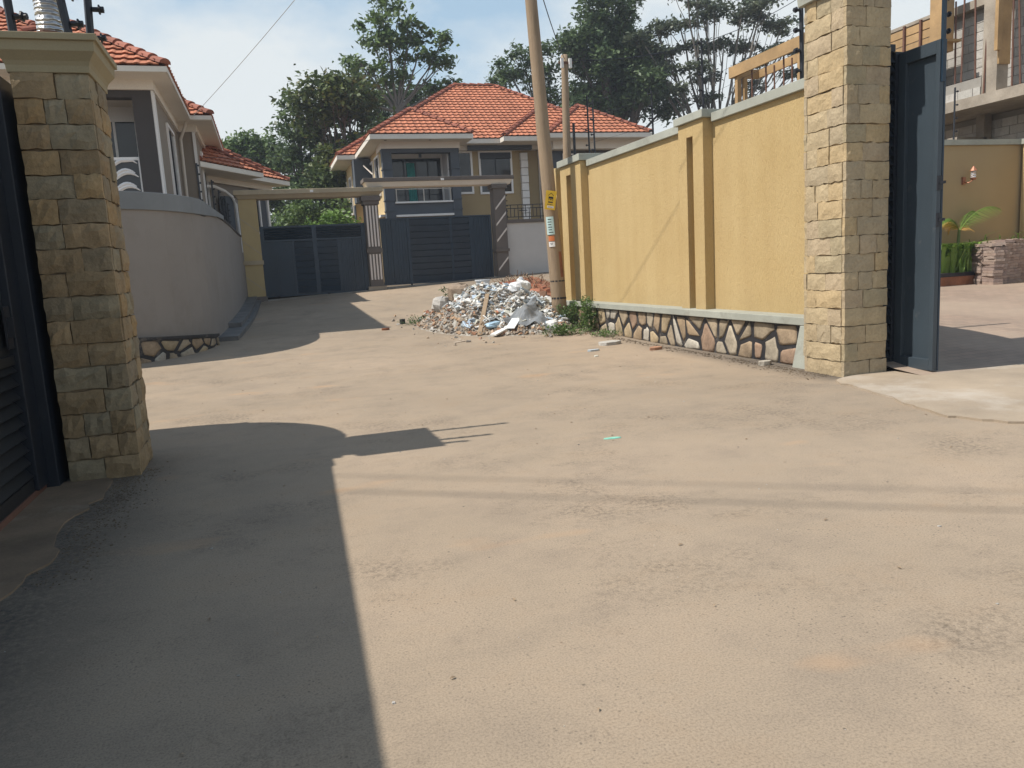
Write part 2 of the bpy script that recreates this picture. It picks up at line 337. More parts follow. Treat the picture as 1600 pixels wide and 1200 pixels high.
def tag(o, label, cat, group=None):
    o['label'] = label; o['category'] = cat
    if group: o['group'] = group
    return o
def recenter(o):
    """move a top-level mesh's origin to its base"""
    me = o.data; vs = np.empty(len(me.vertices) * 3); me.vertices.foreach_get('co', vs); vs = vs.reshape(-1, 3)
    c = Vector(((vs[:, 0].min() + vs[:, 0].max()) / 2, (vs[:, 1].min() + vs[:, 1].max()) / 2, vs[:, 2].min()))
    vs -= np.array(c); me.vertices.foreach_set('co', vs.ravel()); o.location = c; me.update(); return o
def place(me, name, parent, loc, rot=(0, 0, 0), scale=(1, 1, 1)):
    o = bpy.data.objects.new(name, me); COL.objects.link(o)
    if parent:
        o.parent = parent; loc = Vector(loc) - Vector(parent.location)
    o.location = loc; o.rotation_euler = rot; o.scale = scale; return o
def sm(a, b, x):
    t = max(0, min(1, (x - a) / (b - a))); return t * t * (3 - 2 * t)
def G(x, y):
    """height of the road and lane"""
    z = 0 if y < 11 else (.0038 * (min(y, 22.2) - 11) ** 2 + .085 * max(0, min(y, 27.3) - 22.2))
    return z + .04 * max(-1, min(x, 9)) * sm(18, 26, y)
def GY(x, y):
    return .02 + .17 * max(0, min(1.2, y - 7)) + .08 * max(0, min(3.8, y - 8.2))

# ------------------------------------------------------------------ ground
def sheet(name, xs, ys, zf, mat, kind='structure'):
    vs = [(x, y, zf(x, y)) for y in ys for x in xs]; n = len(xs)
    fs = [(j * n + i, j * n + i + 1, (j + 1) * n + i + 1, (j + 1) * n + i) for j in range(len(ys) - 1) for i in range(n - 1)]
    mb = MB(); mb.add(vs, fs); o = mb.build(name, mat, smooth=True)
    if kind: o['kind'] = kind
    return o
lin = lambda a, b, n: [a + (b - a) * i / (n - 1) for i in range(n)]
sheet('ground', [-900, -300, -100, -40, -15, 0, 15, 40, 100, 300, 900], [-900, -200, -50, -10, 10, 20, 28, 40, 80, 200, 500, 900], lambda x, y: G(x, y) - .12 - (.5 if y < 5 else 0), 'terr')
sheet('road', lin(-12, 6.9, 60), lin(-4, 26.7, 90), lambda x, y: G(x, y), 'road')
sheet('road_forecourt', [6.9, 8, 9.5, 12], lin(17.4, 26.7, 20), lambda x, y: G(x, y), 'road')
sheet('road_shoulder', [6.9, 8, 10, 14], lin(-4, 6.8, 8), lambda x, y: -.002, 'road')
sheet('yard_paving', lin(6.9, 17.2, 24), lin(6.8, 14.2, 20), lambda x, y: GY(x, y), 'yard')
sheet('house_yard', [-14, -5, 0, 5, 10, 20], [26.7, 30, 40, 50], lambda x, y: .95 + .02 * max(0, x) - .004, 'terr')
def ragged(pts, step=.12, amp=.03, seed=1):
    r = random.Random(seed); o = []
    for (a, b) in zip(pts, pts[1:] + pts[:1]):
        L_ = math.hypot(b[0] - a[0], b[1] - a[1]); n = max(1, int(L_ / step))
        for i in range(n): o.append((a[0] + (b[0] - a[0]) * i / n + r.uniform(-amp, amp), a[1] + (b[1] - a[1]) * i / n + r.uniform(-amp, amp)))
    return o
p = ragged([(-1.9, 6.75), (-1.36, 6.72), (-1.30, 6.2), (-1.42, 5.4), (-1.32, 4.8), (-1.45, 4.2), (-1.40, 3.2), (-1.45, 1), (-2.3, 1), (-2.3, 6.75)])
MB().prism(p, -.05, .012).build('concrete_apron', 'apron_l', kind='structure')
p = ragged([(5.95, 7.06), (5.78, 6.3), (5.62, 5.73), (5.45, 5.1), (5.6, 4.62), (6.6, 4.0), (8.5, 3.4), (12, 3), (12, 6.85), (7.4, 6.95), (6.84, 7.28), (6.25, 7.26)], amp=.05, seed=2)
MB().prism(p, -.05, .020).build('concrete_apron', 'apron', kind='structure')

# ------------------------------------------------------------------ stone pillars
def rough_stone(w, h, depth, seed, n=5, m=3, amp=.016, hollow=.3):
    """rock-faced block; front faces -Y, origin at lower left of its front plane"""
    r = random.Random(seed); vs = []; fs = []
    for j in range(m + 1):
        for i in range(n + 1):
            e = (i in (0, n)) or (j in (0, m))
            x = w * i / n; z = h * j / m
            if not e: x += r.uniform(-.2, .2) * w / n; z += r.uniform(-.25, .25) * h / m
            elif j in (0, m) and i not in (0, n): z += r.uniform(-.010, .010)
            elif i in (0, n) and j not in (0, m): x += r.uniform(-.006, .006)
            d = -r.uniform(.2, 1) * amp * (1.6 if not e else .25)
            vs.append((x, d, z))
    N = (n + 1) * (m + 1)
    for j in range(m):
        for i in range(n): q = j * (n + 1) + i; fs.append((q, q + 1, q + n + 2, q + n + 1))
    rim = [i for i in range(n + 1)] + [j * (n + 1) + n for j in range(1, m + 1)] + [m * (n + 1) + i for i in range(n - 1, -1, -1)] + [j * (n + 1) for j in range(m - 1, 0, -1)]
    for q in rim: vs.append((vs[q][0], depth, vs[q][2]))
    for k in range(len(rim)): a, b = rim[k], rim[(k + 1) % len(rim)]; fs.append((b, a, N + k, N + (k + 1) % len(rim)))
    me = bpy.data.meshes.new('stone'); me.from_pydata(vs, [], fs); me.update(); return me
def stone_pillar(x0, y0, x1, y1, z0, z1, rows, mat, mort, label, seed, amp=.016):
    r = random.Random(seed)
    th = thing('stone_pillar', ((x0 + x1) / 2, (y0 + y1) / 2, z0), label, 'pillar')
    MB().box(x0 + .03, y0 + .03, z0 - .1, x1 - .03, y1 - .03, z1).build('core', mort, th)
    hrow = (z1 - z0) / rows
    sides = [((x0, y0), 0, x1 - x0), ((x1, y0 + .045), pi / 2, y1 - y0 - .09), ((x1, y1), pi, x1 - x0), ((x0, y1 - .045), -pi / 2, y1 - y0 - .09)]
    cache = {}
    for j in range(rows):
        for si, (c, ang, wid) in enumerate(sides):
            nn = 2 if r.random() < .75 else 3
            cuts = [0] + sorted(r.uniform(.25, .72) for _ in range(1)) + [1] if nn == 2 else [0, r.uniform(.25, .38), r.uniform(.6, .75), 1]
            for a, b in zip(cuts, cuts[1:]):
                w = (b - a) * wid - .006
                key = (round(w / .035), r.randrange(3)); w_q = w
                me = rough_stone(w_q, hrow - r.uniform(.004, .012), .05, r.randrange(99999), n=4 if w < .3 else 5, amp=amp)
                me.materials.append(M[mat])
                px = c[0] + cos(ang) * (a * wid + .003); py = c[1] + sin(ang) * (a * wid + .003)
                o = place(me, 'stone', th, (px, py, z0 + j * hrow + r.uniform(0, .004)), (0, 0, ang))
                pr = r.uniform(-.010, .010) ; o.location.x += sin(ang) * pr; o.location.y -= cos(ang) * pr
    return th
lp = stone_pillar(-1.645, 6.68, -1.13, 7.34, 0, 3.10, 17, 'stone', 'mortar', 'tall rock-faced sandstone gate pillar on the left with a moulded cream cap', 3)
def cap_profile(mb, x0, y0, x1, y1, prof):
    rings = []
    for z, o in prof: rings.append([(x0 - o, y0 - o, z), (x1 + o, y0 - o, z), (x1 + o, y1 + o, z), (x0 - o, y1 + o, z)])
    vs = [p for r_ in rings for p in r_]; fs = [(3, 2, 1, 0)]
    for i in range(len(rings) - 1):
        for k in range(4): fs.append((i * 4 + k, i * 4 + (k + 1) % 4, (i + 1) * 4 + (k + 1) % 4, (i + 1) * 4 + k))
    n = len(rings) - 1; fs.append(tuple(n * 4 + k for k in range(4))); mb.add(vs, fs)
mb = MB(); cap_profile(mb, -1.645, 6.68, -1.13, 7.34, [(3.10, -.02), (3.10, .015), (3.15, .018), (3.18, .03), (3.215, .055), (3.235, .07), (3.24, .075), (3.31, .08), (3.312, .10), (3.36, .10)])
mb.build('moulded_cap', 'cap', lp, bevel=.004)
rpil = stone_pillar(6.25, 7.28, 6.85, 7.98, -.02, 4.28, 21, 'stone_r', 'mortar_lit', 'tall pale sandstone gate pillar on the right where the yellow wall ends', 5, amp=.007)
mb = MB(); cap_profile(mb, 6.25, 7.28, 6.85, 7.98, [(4.28, -.02), (4.28, .05), (4.42, .06), (4.42, .09), (4.50, .09)])
mb.build('cap_slab', 'graycap', rpil, bevel=.004)

# lantern and electric fence posts on the left pillar
def electric_post(x, y, z, h, label, lean=(0, 0), n=5, big=False, side=(1, 0), group='electric fence posts', k=1.0):
    th = thing('fence_post', (x, y, z), label, 'fence post', group)
    r = .030 if big else .020
    top = (x + lean[0], y + lean[1], z + h)
    MB().tube([(x, y, z - .02), top], r, 6).build('pole', 'blackmetal', th)
    MB().box(x - .05, y - .05, z - .005, x + .05, y + .05, z + .012).build('foot_plate', 'blackmetal', th)
    for i in range(n):
        f = (i + .7) / n; cx = x + lean[0] * f; cy = y + lean[1] * f; cz = z + h * f
        m2 = MB(); a = .028 if big else .018; q = Vector((side[0], side[1], 0))
        c0 = Vector((cx, cy, cz)) + q * r; c1 = c0 + q * (.045 if big else .03); c2 = c0 + q * (.085 if big else .055)
        m2.tube([c0, c1], a * .7, 6); m2.tube([c1, c1 + q * .012], a * 1.35, 6); m2.tube([c1 + q * .012, c2], a * .9, 6)
        m2.build('insulator', 'blackmetal', th)
    return th
electric_post(-1.60, 6.76, 3.36, 1.05, 'black electric fence post on the left pillar cap, left of the lantern', (-.03, -.02), 5, True, (1, -.2))
electric_post(-1.245, 6.85, 3.36, 1.0, 'black electric fence post leaning on the left pillar cap, right of the lantern', (-.10, .02), 5, True, (1, 0))
electric_post(-1.18, 7.25, 3.36, 1.1, 'black electric fence post at the back corner of the left pillar cap', (.05, .03), 5, True, (1, 0))
lt = thing('pillar_lantern', (-1.395, 6.95, 3.36), 'clear ribbed cylinder lantern standing on the left gate pillar cap', 'lantern')
MB().tube([(-1.395, 6.95, 3.36), (-1.395, 6.95, 3.40), (-1.395, 6.95, 3.401), (-1.395, 6.95, 3.43)], [.075, .07, .075, .085], 20).build('base', 'beamlite', lt, smooth=False)
MB().tube([(-1.395, 6.95, 3.43), (-1.395, 6.95, 3.45)], .098, 20).build('collar', 'rebar', lt)
MB().tube([(-1.395, 6.95, 3.45), (-1.395, 6.95, 3.72)], .09, 24).build('glass_shade', 'lantern', lt, smooth=False)
MB().tube([(-1.395, 6.95, 3.72), (-1.395, 6.95, 3.74), (-1.395, 6.95, 3.79)], [.11, .11, .03], 20).build('lid', 'blackmetal', lt)

# left gate
lg = thing('metal_gate', (-1.85, 4.5, 0.02), 'closed dark metal gate beside the left stone pillar, solid above and louvred below', 'gate')
gz0, gz1 = .05, 3.05
gtz = lambda y: 3.07 - (6.6 - y) * .052
MB().box(-1.86, 1.0, gz0, -1.80, 1.1, gtz(1) - .001).box(-1.86, 3.1, 1.07, -1.80, 3.22, gtz(3.1) - .1).hexa([(-1.86, 1.1, gtz(1.1) - .12), (-1.80, 1.1, gtz(1.1) - .12), (-1.80, 6.35, gtz(6.35) - .12), (-1.86, 6.35, gtz(6.35) - .12), (-1.86, 1.1, gtz(1.1)), (-1.80, 1.1, gtz(1.1)), (-1.80, 6.35, gtz(6.35)), (-1.86, 6.35, gtz(6.35))]).box(-1.86, 1.1, gz0, -1.80, 6.35, gz0 + .1).box(-1.86, 1.1, 1.0, -1.80, 6.35, 1.07).build('frame', 'darkgate', lg, bevel=.004)
MB().box(-1.87, 6.35, gz0, -1.77, 6.60, gz1).box(-1.87, 6.601, .0, -1.70, 7.30, gz1 + .02).build('gate_post', 'navydark', lg, bevel=.006)
MB().hexa([(-1.845, 1.1, 1.07), (-1.825, 1.1, 1.07), (-1.825, 6.35, 1.07), (-1.845, 6.35, 1.07), (-1.845, 1.1, gtz(1.1) - .1), (-1.825, 1.1, gtz(1.1) - .1), (-1.825, 6.35, gtz(6.35) - .1), (-1.845, 6.35, gtz(6.35) - .1)]).build('sheet_panel', 'darkgate', lg)
sl = MB()
for (ya, yb) in ((1.12, 3.09), (3.23, 6.34)):
    for k in range(9):
        z = gz0 + .12 + k * .098
        MB().hexa([(-1.865, ya, z + .075), (-1.80, ya, z - .01), (-1.80, yb, z - .01), (-1.865, yb, z + .075), (-1.859, ya, z + .082), (-1.793, ya, z - .003), (-1.793, yb, z - .003), (-1.859, yb, z + .082)]).build('louvre_slat', 'darkgate', lg)
MB().box(-1.90, 1.0, .0, -1.89, 6.62, 1.1).build('backing_sheet', 'darkgate', lg)  # unseen sheet added down to the ground to block light slits
MB().box(-1.80, 6.22, 1.12, -1.785, 6.34, 1.42).box(-1.785, 6.25, 1.2, -1.745, 6.28, 1.34).build('latch_box', 'blackmetal', lg)
for k in range(12): pass
MB().box(-1.84, 1, .006, -1.79, 6.6, .055).build('floor_track', 'rebar', lg)
# rounded wall behind the left pillar
wl = thing('rounded_wall', (-1.5, 8, 0), 'rendered boundary wall curving away behind the left gate pillar', 'wall')
def wallpath(mb, pts, th, z0f, z1f):
    P = [Vector((a, b, 0)) for a, b in pts]; n = len(P); inn = []; ou = []
    for i in range(n):
        d = (P[min(i + 1, n - 1)] - P[max(i - 1, 0)]).normalized(); nn = Vector((-d.y, d.x, 0)); ou.append(P[i]); inn.append(P[i] + nn * th)
    vs = []
    for i in range(n):
        vs += [(ou[i].x, ou[i].y, z0f(i)), (inn[i].x, inn[i].y, z0f(i)), (inn[i].x, inn[i].y, z1f(i)), (ou[i].x, ou[i].y, z1f(i))]
    fs = [(0, 1, 2, 3), tuple(4 * (n - 1) + k for k in (3, 2, 1, 0))]
    for i in range(n - 1):
        for k in range(4): fs.append((4 * i + k, 4 * i + (k + 1) % 4, 4 * (i + 1) + (k + 1) % 4, 4 * (i + 1) + k)[::-1])
    mb.add(vs, fs); return mb
arc = [(-1.60, 7.36)] + [(-3.3 + 1.72 * cos(a), 7.45 + 1.5 * sin(a)) for a in lin(.05, pi / 2, 12)] + [(-9, 8.95)]
wallpath(MB(), arc, .2, lambda i: -.1, lambda i: 3.0).build('render', 'graywall', wl)
wallpath(MB(), arc, .2, lambda i: 3.0, lambda i: 3.06).build('coping', 'coping_blue', wl)
electric_post(-3.1, 8.85, 3.06, .8, 'black electric fence post on the wall behind the left pillar', n=4)

# ------------------------------------------------------------------ grey curved wall on the far corner
gwp = [(-9, 14.7), (-7, 14.95), (-5, 15.2), (-4, 15.35), (-3.2, 15.5), (-2.8, 15.66), (-2.45, 15.86), (-2.1, 16.12), (-1.8, 16.45), (-1.55, 16.85), (-1.36, 17.3), (-1.24, 17.75), (-1.18, 18.3), (-1.12, 19), (-1.03, 20), (-.95, 21), (-.87, 22.2), (-.80, 23.5), (-.74, 25), (-.69, 26.35)]
def gtop(p): return 2.93 if p[1] < 17 else 2.93 - .16 * sm(20, 26, p[1])
gw = thing('curved_wall', (-2.1, 16.2, 0), 'tall taupe rendered wall curving round the corner with a stone plinth and blue-grey coping', 'wall')
wallpath(MB(), gwp, .22, lambda i: -.1, lambda i: gtop(gwp[i]) + (.12 * sm(18.2, 19, gwp[i][1]))).build('render', 'graywall', gw, smooth=False)
off = lambda pts, d: [(lambda dv: (pts[i][0] + dv.y * d, pts[i][1] - dv.x * d))((Vector((*pts[min(i + 1, len(pts) - 1)], 0)) - Vector((*pts[max(i - 1, 0)], 0))).normalized()) for i in range(len(pts))]
cp = off(gwp, .045)[:16]
wallpath(MB(), cp, .32, lambda i: 2.93 + .13 * sm(17.2, 20.5, gwp[i][1]), lambda i: 3.26 - .10 * sm(17.5, 21, gwp[i][1])).build('coping', 'coping_blue', gw, bevel=.01)
cp2 = off(gwp, .02)[15:]
wallpath(MB(), cp2, .28, lambda i: gtop(gwp[15 + i]) + .122, lambda i: gtop(gwp[15 + i]) + .18).build('coping', 'darkcol', gw)
# plinth: black-pointed field stones on the curve
def voronoi(w, h, sites, inset):
    cells = []
    for i, (px, py) in enumerate(sites):
        poly = [(0, 0), (w, 0), (w, h), (0, h)]
        for j, (qx, qy) in enumerate(sites):
            if i == j: continue
            mx_, my_ = (px + qx) / 2, (py + qy) / 2; nx, ny = qx - px, qy - py; Ln = math.hypot(nx, ny); nx /= Ln; ny /= Ln
            mx_ -= nx * inset; my_ -= ny * inset; o = []
            for (a, b) in zip(poly, poly[1:] + poly[:1]):
                da = (a[0] - mx_) * nx + (a[1] - my_) * ny; db = (b[0] - mx_) * nx + (b[1] - my_) * ny
                if da <= 0: o.append(a)
                if da * db < 0: k = da / (da - db); o.append((a[0] + (b[0] - a[0]) * k, a[1] + (b[1] - a[1]) * k))
            poly = o
            if len(poly) < 3: break
        if len(poly) >= 3:
            for _ in range(1):   # round the corners
                o = []
                for (a, b) in zip(poly, poly[1:] + poly[:1]): o += [(a[0] * .87 + b[0] * .13, a[1] * .87 + b[1] * .13), (a[0] * .13 + b[0] * .87, a[1] * .13 + b[1] * .87)]
                poly = o
            cells.append(poly)
    return cells
def rubble_stones(parent, mapf, w, h, ns, rows, inset, seed, proud=.03):
    r = random.Random(seed); s = []
    for j in range(rows):
        for i in range(ns):
            s.append(((i + .5 + .5 * (j % 2) + r.uniform(-.46, .46)) * w / ns, (j + .5 + r.uniform(-.42, .42)) * h / rows))
    for poly in voronoi(w, h, s, inset):
        cx = sum(p_[0] for p_ in poly) / len(poly); cy = sum(p_[1] for p_ in poly) / len(poly)
        poly = [(lambda q_: (cx + (a - cx) * q_, cy + (b - cy) * q_))(r.uniform(.80, 1.10)) for a, b in poly]
        ring2 = [(cx + (a - cx) * .72, cy + (b - cy) * .72) for a, b in poly]; n = len(poly); m2 = MB()
        vs = [mapf(a, b, -.02) for a, b in poly] + [mapf(a, b, proud * .45) for a, b in poly] + [mapf(a, b, proud * r.uniform(.75, 1.25)) for a, b in ring2] + [mapf(cx, cy, proud * r.uniform(.9, 1.3))]
        fs = []
        for k in range(n):
            k2 = (k + 1) % n; fs += [(k, k2, n + k2, n + k), (n + k, n + k2, 2 * n + k2, 2 * n + k), (2 * n + k, 2 * n + k2, 3 * n)]
        m2.add(vs, fs); o = m2.build('stone', 'rock', parent, smooth=True)
plp = [q for q in gwp if q[1] < 18.4][3:12]
plo = off(plp, .10)
wallpath(MB(), plo, .11, lambda i: -.1, lambda i: .60 - .03 * i).build('plinth', 'black', gw)
wallpath(MB(), off(plp, .13), .14, lambda i: .602 - .03 * i, lambda i: .66 - .03 * i).build('plinth_ledge', 'black', gw)
cum = [0]
for a, b in zip(plo, plo[1:]): cum.append(cum[-1] + math.hypot(b[0] - a[0], b[1] - a[1]))
def plmap(s, h, d):
    s = max(0, min(cum[-1] - 1e-4, s)); i = max(k for k in range(len(cum) - 1) if cum[k] <= s); f = (s - cum[i]) / (cum[i + 1] - cum[i])
    a, b = Vector((*plo[i], 0)), Vector((*plo[i + 1], 0)); q = a.lerp(b, f); dv = (b - a).normalized()
    return (q.x + dv.y * d, q.y - dv.x * d, .01 + h * (.58 - .03 * (i + f)) / .6 * 1.0)
rubble_stones(gw, plmap, cum[-1], .58, 11, 2, .034, 4, proud=.016)
# ledges at the foot of the wall
lpth = [(x, y) for x, y in gwp if y >= 18.2]
wallpath(MB(), off([(q) for q in lpth], .42), .43, lambda i: G(-1, lpth[i][1]) - .05, lambda i: G(-1, lpth[i][1]) + .10).build('kerb_ledge', 'ledge', kind='structure', bevel=.01)
lp2 = [(x, y) for x, y in gwp if y >= 20]
wallpath(MB(), off(lp2, .30), .31, lambda i: G(-1, lp2[i][1]) + .08, lambda i: G(-1, lp2[i][1]) + .21 - .0 * i).build('upper_kerb_ledge', 'ledge', kind='structure', bevel=.01)
for k, (x, y, z) in enumerate([(-1.27, 19.0, 3.22), (-1.10, 21, 3.14), (-1.03, 22.5, 3.05), (-.99, 23.6, 3.0), (-.93, 24.8, 2.98)]):
    electric_post(x, y, z, [.95, .9, .9, .9, .85][k], 'black electric fence post on the grey curved wall, ' + ['beside the left house window', 'second from the near end', 'third from the near end', 'fourth from the near end', 'nearest the ochre gate pier'][k], n=5, side=(.7, -.7), group='electric fence posts on the curved wall')

# ------------------------------------------------------------------ yellow wall
yw = thing('yellow_wall', (6.8, 12.5, 0), 'long mustard roughcast boundary wall with slotted pilasters above a crazy stone plinth', 'wall')
PX = 6.71; FX = 6.54
MB().box(PX, 7.98, -.1, 6.93, 17.5, 3.49).build('panel', 'roughcast', yw)
def pilaster(ya, yb, s0, s1, zt, name='pilaster'):
    # front with a vertical slot between s0 and s1
    m2 = MB(); m2.box(FX, ya, .63, PX + .002, s0, zt).box(FX, s1, .63, PX + .002, yb, zt).box(FX, s0, zt - .22, PX + .001, s1, zt)
    m2.build(name, 'roughcast', yw, bevel=.006)
pilaster(10.70, 11.44, 11.00, 11.19, 3.56)
MB().box(FX - .05, 10.64, 3.562, 7.0, 11.5, 3.68).build('pilaster_cap', 'graycap', yw, bevel=.006)
pilaster(15.55, 16.74, 16.12, 16.38, 3.62)
MB().box(FX - .05, 15.49, 3.622, 7.65, 16.80, 3.76).build('pilaster_cap', 'graycap', yw, bevel=.006)
MB().box(PX, 15.55, -.1, 7.55, 15.8, 3.62).build('return_wall', 'roughcast', yw)
MB().box(FX, 17.02, .3, PX + .15, 17.35, 3.66).build('pilaster', 'roughcast', yw, bevel=.006)
for a, b in ((7.99, 10.64), (11.5, 15.49)):
    MB().box(PX - .06, a, 3.492, 6.98, b, 3.62).build('coping', 'graycap', yw, bevel=.006)
MB().box(PX - .05, 16.8, 3.50, 6.98, 17.0, 3.6).build('coping', 'graycap', yw, bevel=.006)
# plinth
MB().box(6.46, 8.02, -.1, PX + .01, 17.1, .54).build('plinth', 'black', yw)
MB().box(6.39, 7.99, .542, PX + .02, 17.2, .645).build('shelf', 'graycap', yw, bevel=.008)
MB().hexa([(6.34, 8.00, -.1), (PX, 8.00, -.1), (PX, 8.14, -.1), (6.34, 8.36, -.1), (6.39, 8.00, .541), (PX, 8.00, .541), (PX, 8.22, .541), (6.39, 8.24, .541)]).build('end_block', 'graycap', yw, bevel=.01)
rubble_stones(yw, lambda s, h, d: (6.46 - d, 8.34 + s, h), 8.7, .53, 25, 2, .028, 11, proud=.014)
# fence posts on the yellow wall
for k, (y, z, h, l2, n) in enumerate([(8.85, 3.62, 1.5, 'nearest the right stone pillar', 6), (11.25, 3.68, 1.2, 'above the middle pilaster', 5), (12.95, 3.62, .85, 'above the far plain panel', 4), (15.85, 3.76, 1.25, 'left one of the pair above the far pilaster', 4), (15.56, 3.62, 1.25, 'right one of the pair above the far pilaster', 4)]):
    electric_post(6.9, y, z, h, 'electric fence post on the yellow wall, ' + l2, (.0, .03), n, k == 0, side=(-1, 0), group='electric fence posts on the yellow wall')
# wires of the electric fence
fw = MB()
for z in (3.95, 4.2, 4.45): fw.tube([(6.86, 8.85, z + .1), (6.86, 11.25, z), (6.86, 12.95, z - .1), (6.86, 15.7, z + .05)], .0022, 3)
tag(fw.build('fence_wires', 'blackmetal'), 'thin wires strung between the posts on the yellow wall', 'wires')

# ------------------------------------------------------------------ right gate
rg = thing('open_metal_gate', (7.1, 7.2, .03), 'open dark blue-grey metal gate leaf folded beside the right stone pillar', 'gate')
gxf, ya, yb, gt = 7.115, 6.87, 7.44, 3.64
MB().box(gxf, ya, .04, gxf + .06, ya + .055, gt).box(gxf, yb - .105, .04, gxf + .06, yb, gt).box(gxf, ya + .055, .04, gxf + .06, yb - .105, .17).box(gxf, ya + .055, gt - .14, gxf + .06, yb - .105, gt).build('frame', 'navyface', rg, bevel=.004)
MB().box(gxf + .048, ya + .055, .17, gxf + .056, yb - .105, gt - .14).build('flat_panel', 'navyface', rg)
MB().box(gxf + .066, ya, .04, gxf + .09, yb, gt).build('backing_sheet', 'navy', rg)
MB().box(6.84, 7.441, .02, 6.90, 7.50, 3.74).box(7.07, 7.441, .02, 7.20, 7.50, 3.66).box(6.90, 7.445, 3.66, 7.07, 7.50, 3.74).box(6.90, 7.445, .02, 7.07, 7.50, .12).build('leaf_frame', 'navydark', rg, bevel=.004)
for k in range(34):
    z = .14 + k * .103
    MB().hexa([(6.90, 7.448, z), (7.07, 7.448, z), (7.07, 7.490, z + .07), (6.90, 7.490, z + .07), (6.90, 7.446, z + .012), (7.07, 7.446, z + .012), (7.07, 7.488, z + .082), (6.90, 7.488, z + .082)]).build('louvre_slat', 'navydark', rg)
MB().box(6.88, 7.495, .1, 7.10, 7.502, 3.7).build('backing_sheet', 'navydark', rg)
for z in (1.72, 2.12):
    MB().box(gxf + .01, ya - .09, z, gxf + .035, ya, z + .03).box(gxf, ya - .025, z - .06, gxf + .05, ya, z + .09).build('lock_bolt', 'blackmetal', rg)
MB().box(gxf + .02, ya - .02, 3.2, gxf + .055, ya + .015, 4.6).build('fence_upright', 'navy', rg)
for k in range(4):
    MB().tube([(gxf + .055, ya, 3.72 + k * .17), (gxf + .10, ya, 3.72 + k * .17), (gxf + .101, ya, 3.72 + k * .17), (gxf + .12, ya, 3.72 + k * .17)], [.015, .015, .032, .026], 7).build('insulator', 'blackmetal', rg)

# ------------------------------------------------------------------ far gates and piers
g1 = thing('double_gate', (1.6, 26.5, G(1.6, 26.5)), 'navy metal double gate between the ochre pier and the fluted pier', 'gate')
def planks(parent, xa, xb, z0, z1, n, y, mat='navy', name='plank'):
    h = (z1 - z0) / n
    for k in range(n):
        m3 = MB(); z = z0 + k * h
        m3.hexa([(xa, y - .012, z + .008), (xb, y - .012, z + .008), (xb, y + .01, z + .008), (xa, y + .01, z + .008), (xa, y - .048, z + h - .020), (xb, y - .048, z + h - .020), (xb, y + .01, z + h - .008), (xa, y + .01, z + h - .008)])
        m3.build(name, mat, parent)
def gatebars(parent, bars, y, th=.05):
    for (xa, za, xb, zb) in bars: MB().box(xa, y - th, za, xb, y + .01, zb).build('frame_bar', 'navy', parent)
Y1 = 26.5
zb = .93; zt = 3.2
gatebars(g1, [(-.10, zb, .02, zt), (.02, zt - .06, 3.12, zt), (.02, zb, 3.12, zb + .07), (3.12, zb, 3.25, zt), (1.52, zb + .07, 1.66, zt - .06), (.02, 2.70, 1.52, 2.76), (1.66, 2.70, 3.12, 2.76), (.36, zb + .07, .42, 2.70), (.86, zb + .07, .92, 2.70), (2.30, zb + .07, 2.36, 2.70), (2.82, zb + .07, 2.88, 2.70)], Y1)
for xa, xb in ((.02, 1.52), (1.66, 3.12)): planks(g1, xa, xb, 2.765, zt - .065, 5, Y1 - .02, name='louvre_slat')
planks(g1, .92, 1.52, zb + .08, 2.69, 8, Y1 - .01); planks(g1, 1.66, 2.30, zb + .08, 2.69, 8, Y1 - .01)
for xa, xb in ((.02, .36), (.42, .86), (2.36, 2.82), (2.88, 3.12)):
    nn = round((xb - xa) / .075)
    for k in range(nn):
        w = (xb - xa) / nn; MB().box(xa + k * w + .006, Y1 - .025, zb + .08, xa + (k + 1) * w - .006, Y1, 2.69).build('upright_slat', 'navy', g1)
MB().box(-.08, Y1 + .005, zb + .02, 3.22, Y1 + .012, zt - .02).build('backing_sheet', 'navy', g1)
MB().tube([(1.9, Y1 - .06, .9), (1.9, Y1 - .06, .97)], .03, 8).build('roller', 'blackmetal', g1); MB().tube([(.3, Y1 - .06, .9), (.3, Y1 - .06, .97)], .03, 8).build('roller', 'blackmetal', g1)
Y2 = 26.5; zb = 1.08; zt = 3.32
g2 = thing('sliding_gate', (5.7, 26.5, G(5.7, 26.5)), 'navy metal gate of wide horizontal boards between the fluted and the striped pier', 'gate')
gatebars(g2, [(3.77, zb, 3.86, zt), (3.86, zt - .05, 7.66, zt), (3.86, zb, 7.66, zb + .06), (7.58, zb + .06, 7.66, zt - .05), (4.14, zb + .06, 4.20, zt - .05), (4.66, zb + .06, 4.76, zt - .05), (6.16, zb + .06, 6.24, zt - .05), (6.86, zb + .06, 6.94, zt - .05)], Y2)
planks(g2, 4.76, 6.16, zb + .07, zt - .06, 10, Y2 - .01); planks(g2, 6.24, 6.86, zb + .07, zt - .06, 10, Y2 - .01)
for xa, xb in ((3.86, 4.14), (4.20, 4.66), (6.94, 7.58)):
    nn = round((xb - xa) / .09)
    for k in range(nn):
        w = (xb - xa) / nn; MB().box(xa + k * w + .006, Y2 - .022, zb + .07, xa + (k + 1) * w - .006, Y2, zt - .06).build('upright_slat', 'navy', g2)
MB().box(3.8, Y2 + .005, zb + .02, 7.6, Y2 + .012, zt - .02).build('backing_sheet', 'navy', g2)
MB().tube([(4.7, Y2 - .06, 1.02), (4.7, Y2 - .06, 1.1)], .03, 8).build('roller', 'blackmetal', g2)
sheet('gate_threshold', lin(-.2, 7.8, 6), [26.15, 26.65], lambda x, y: G(x, y) + .006, 'apron')
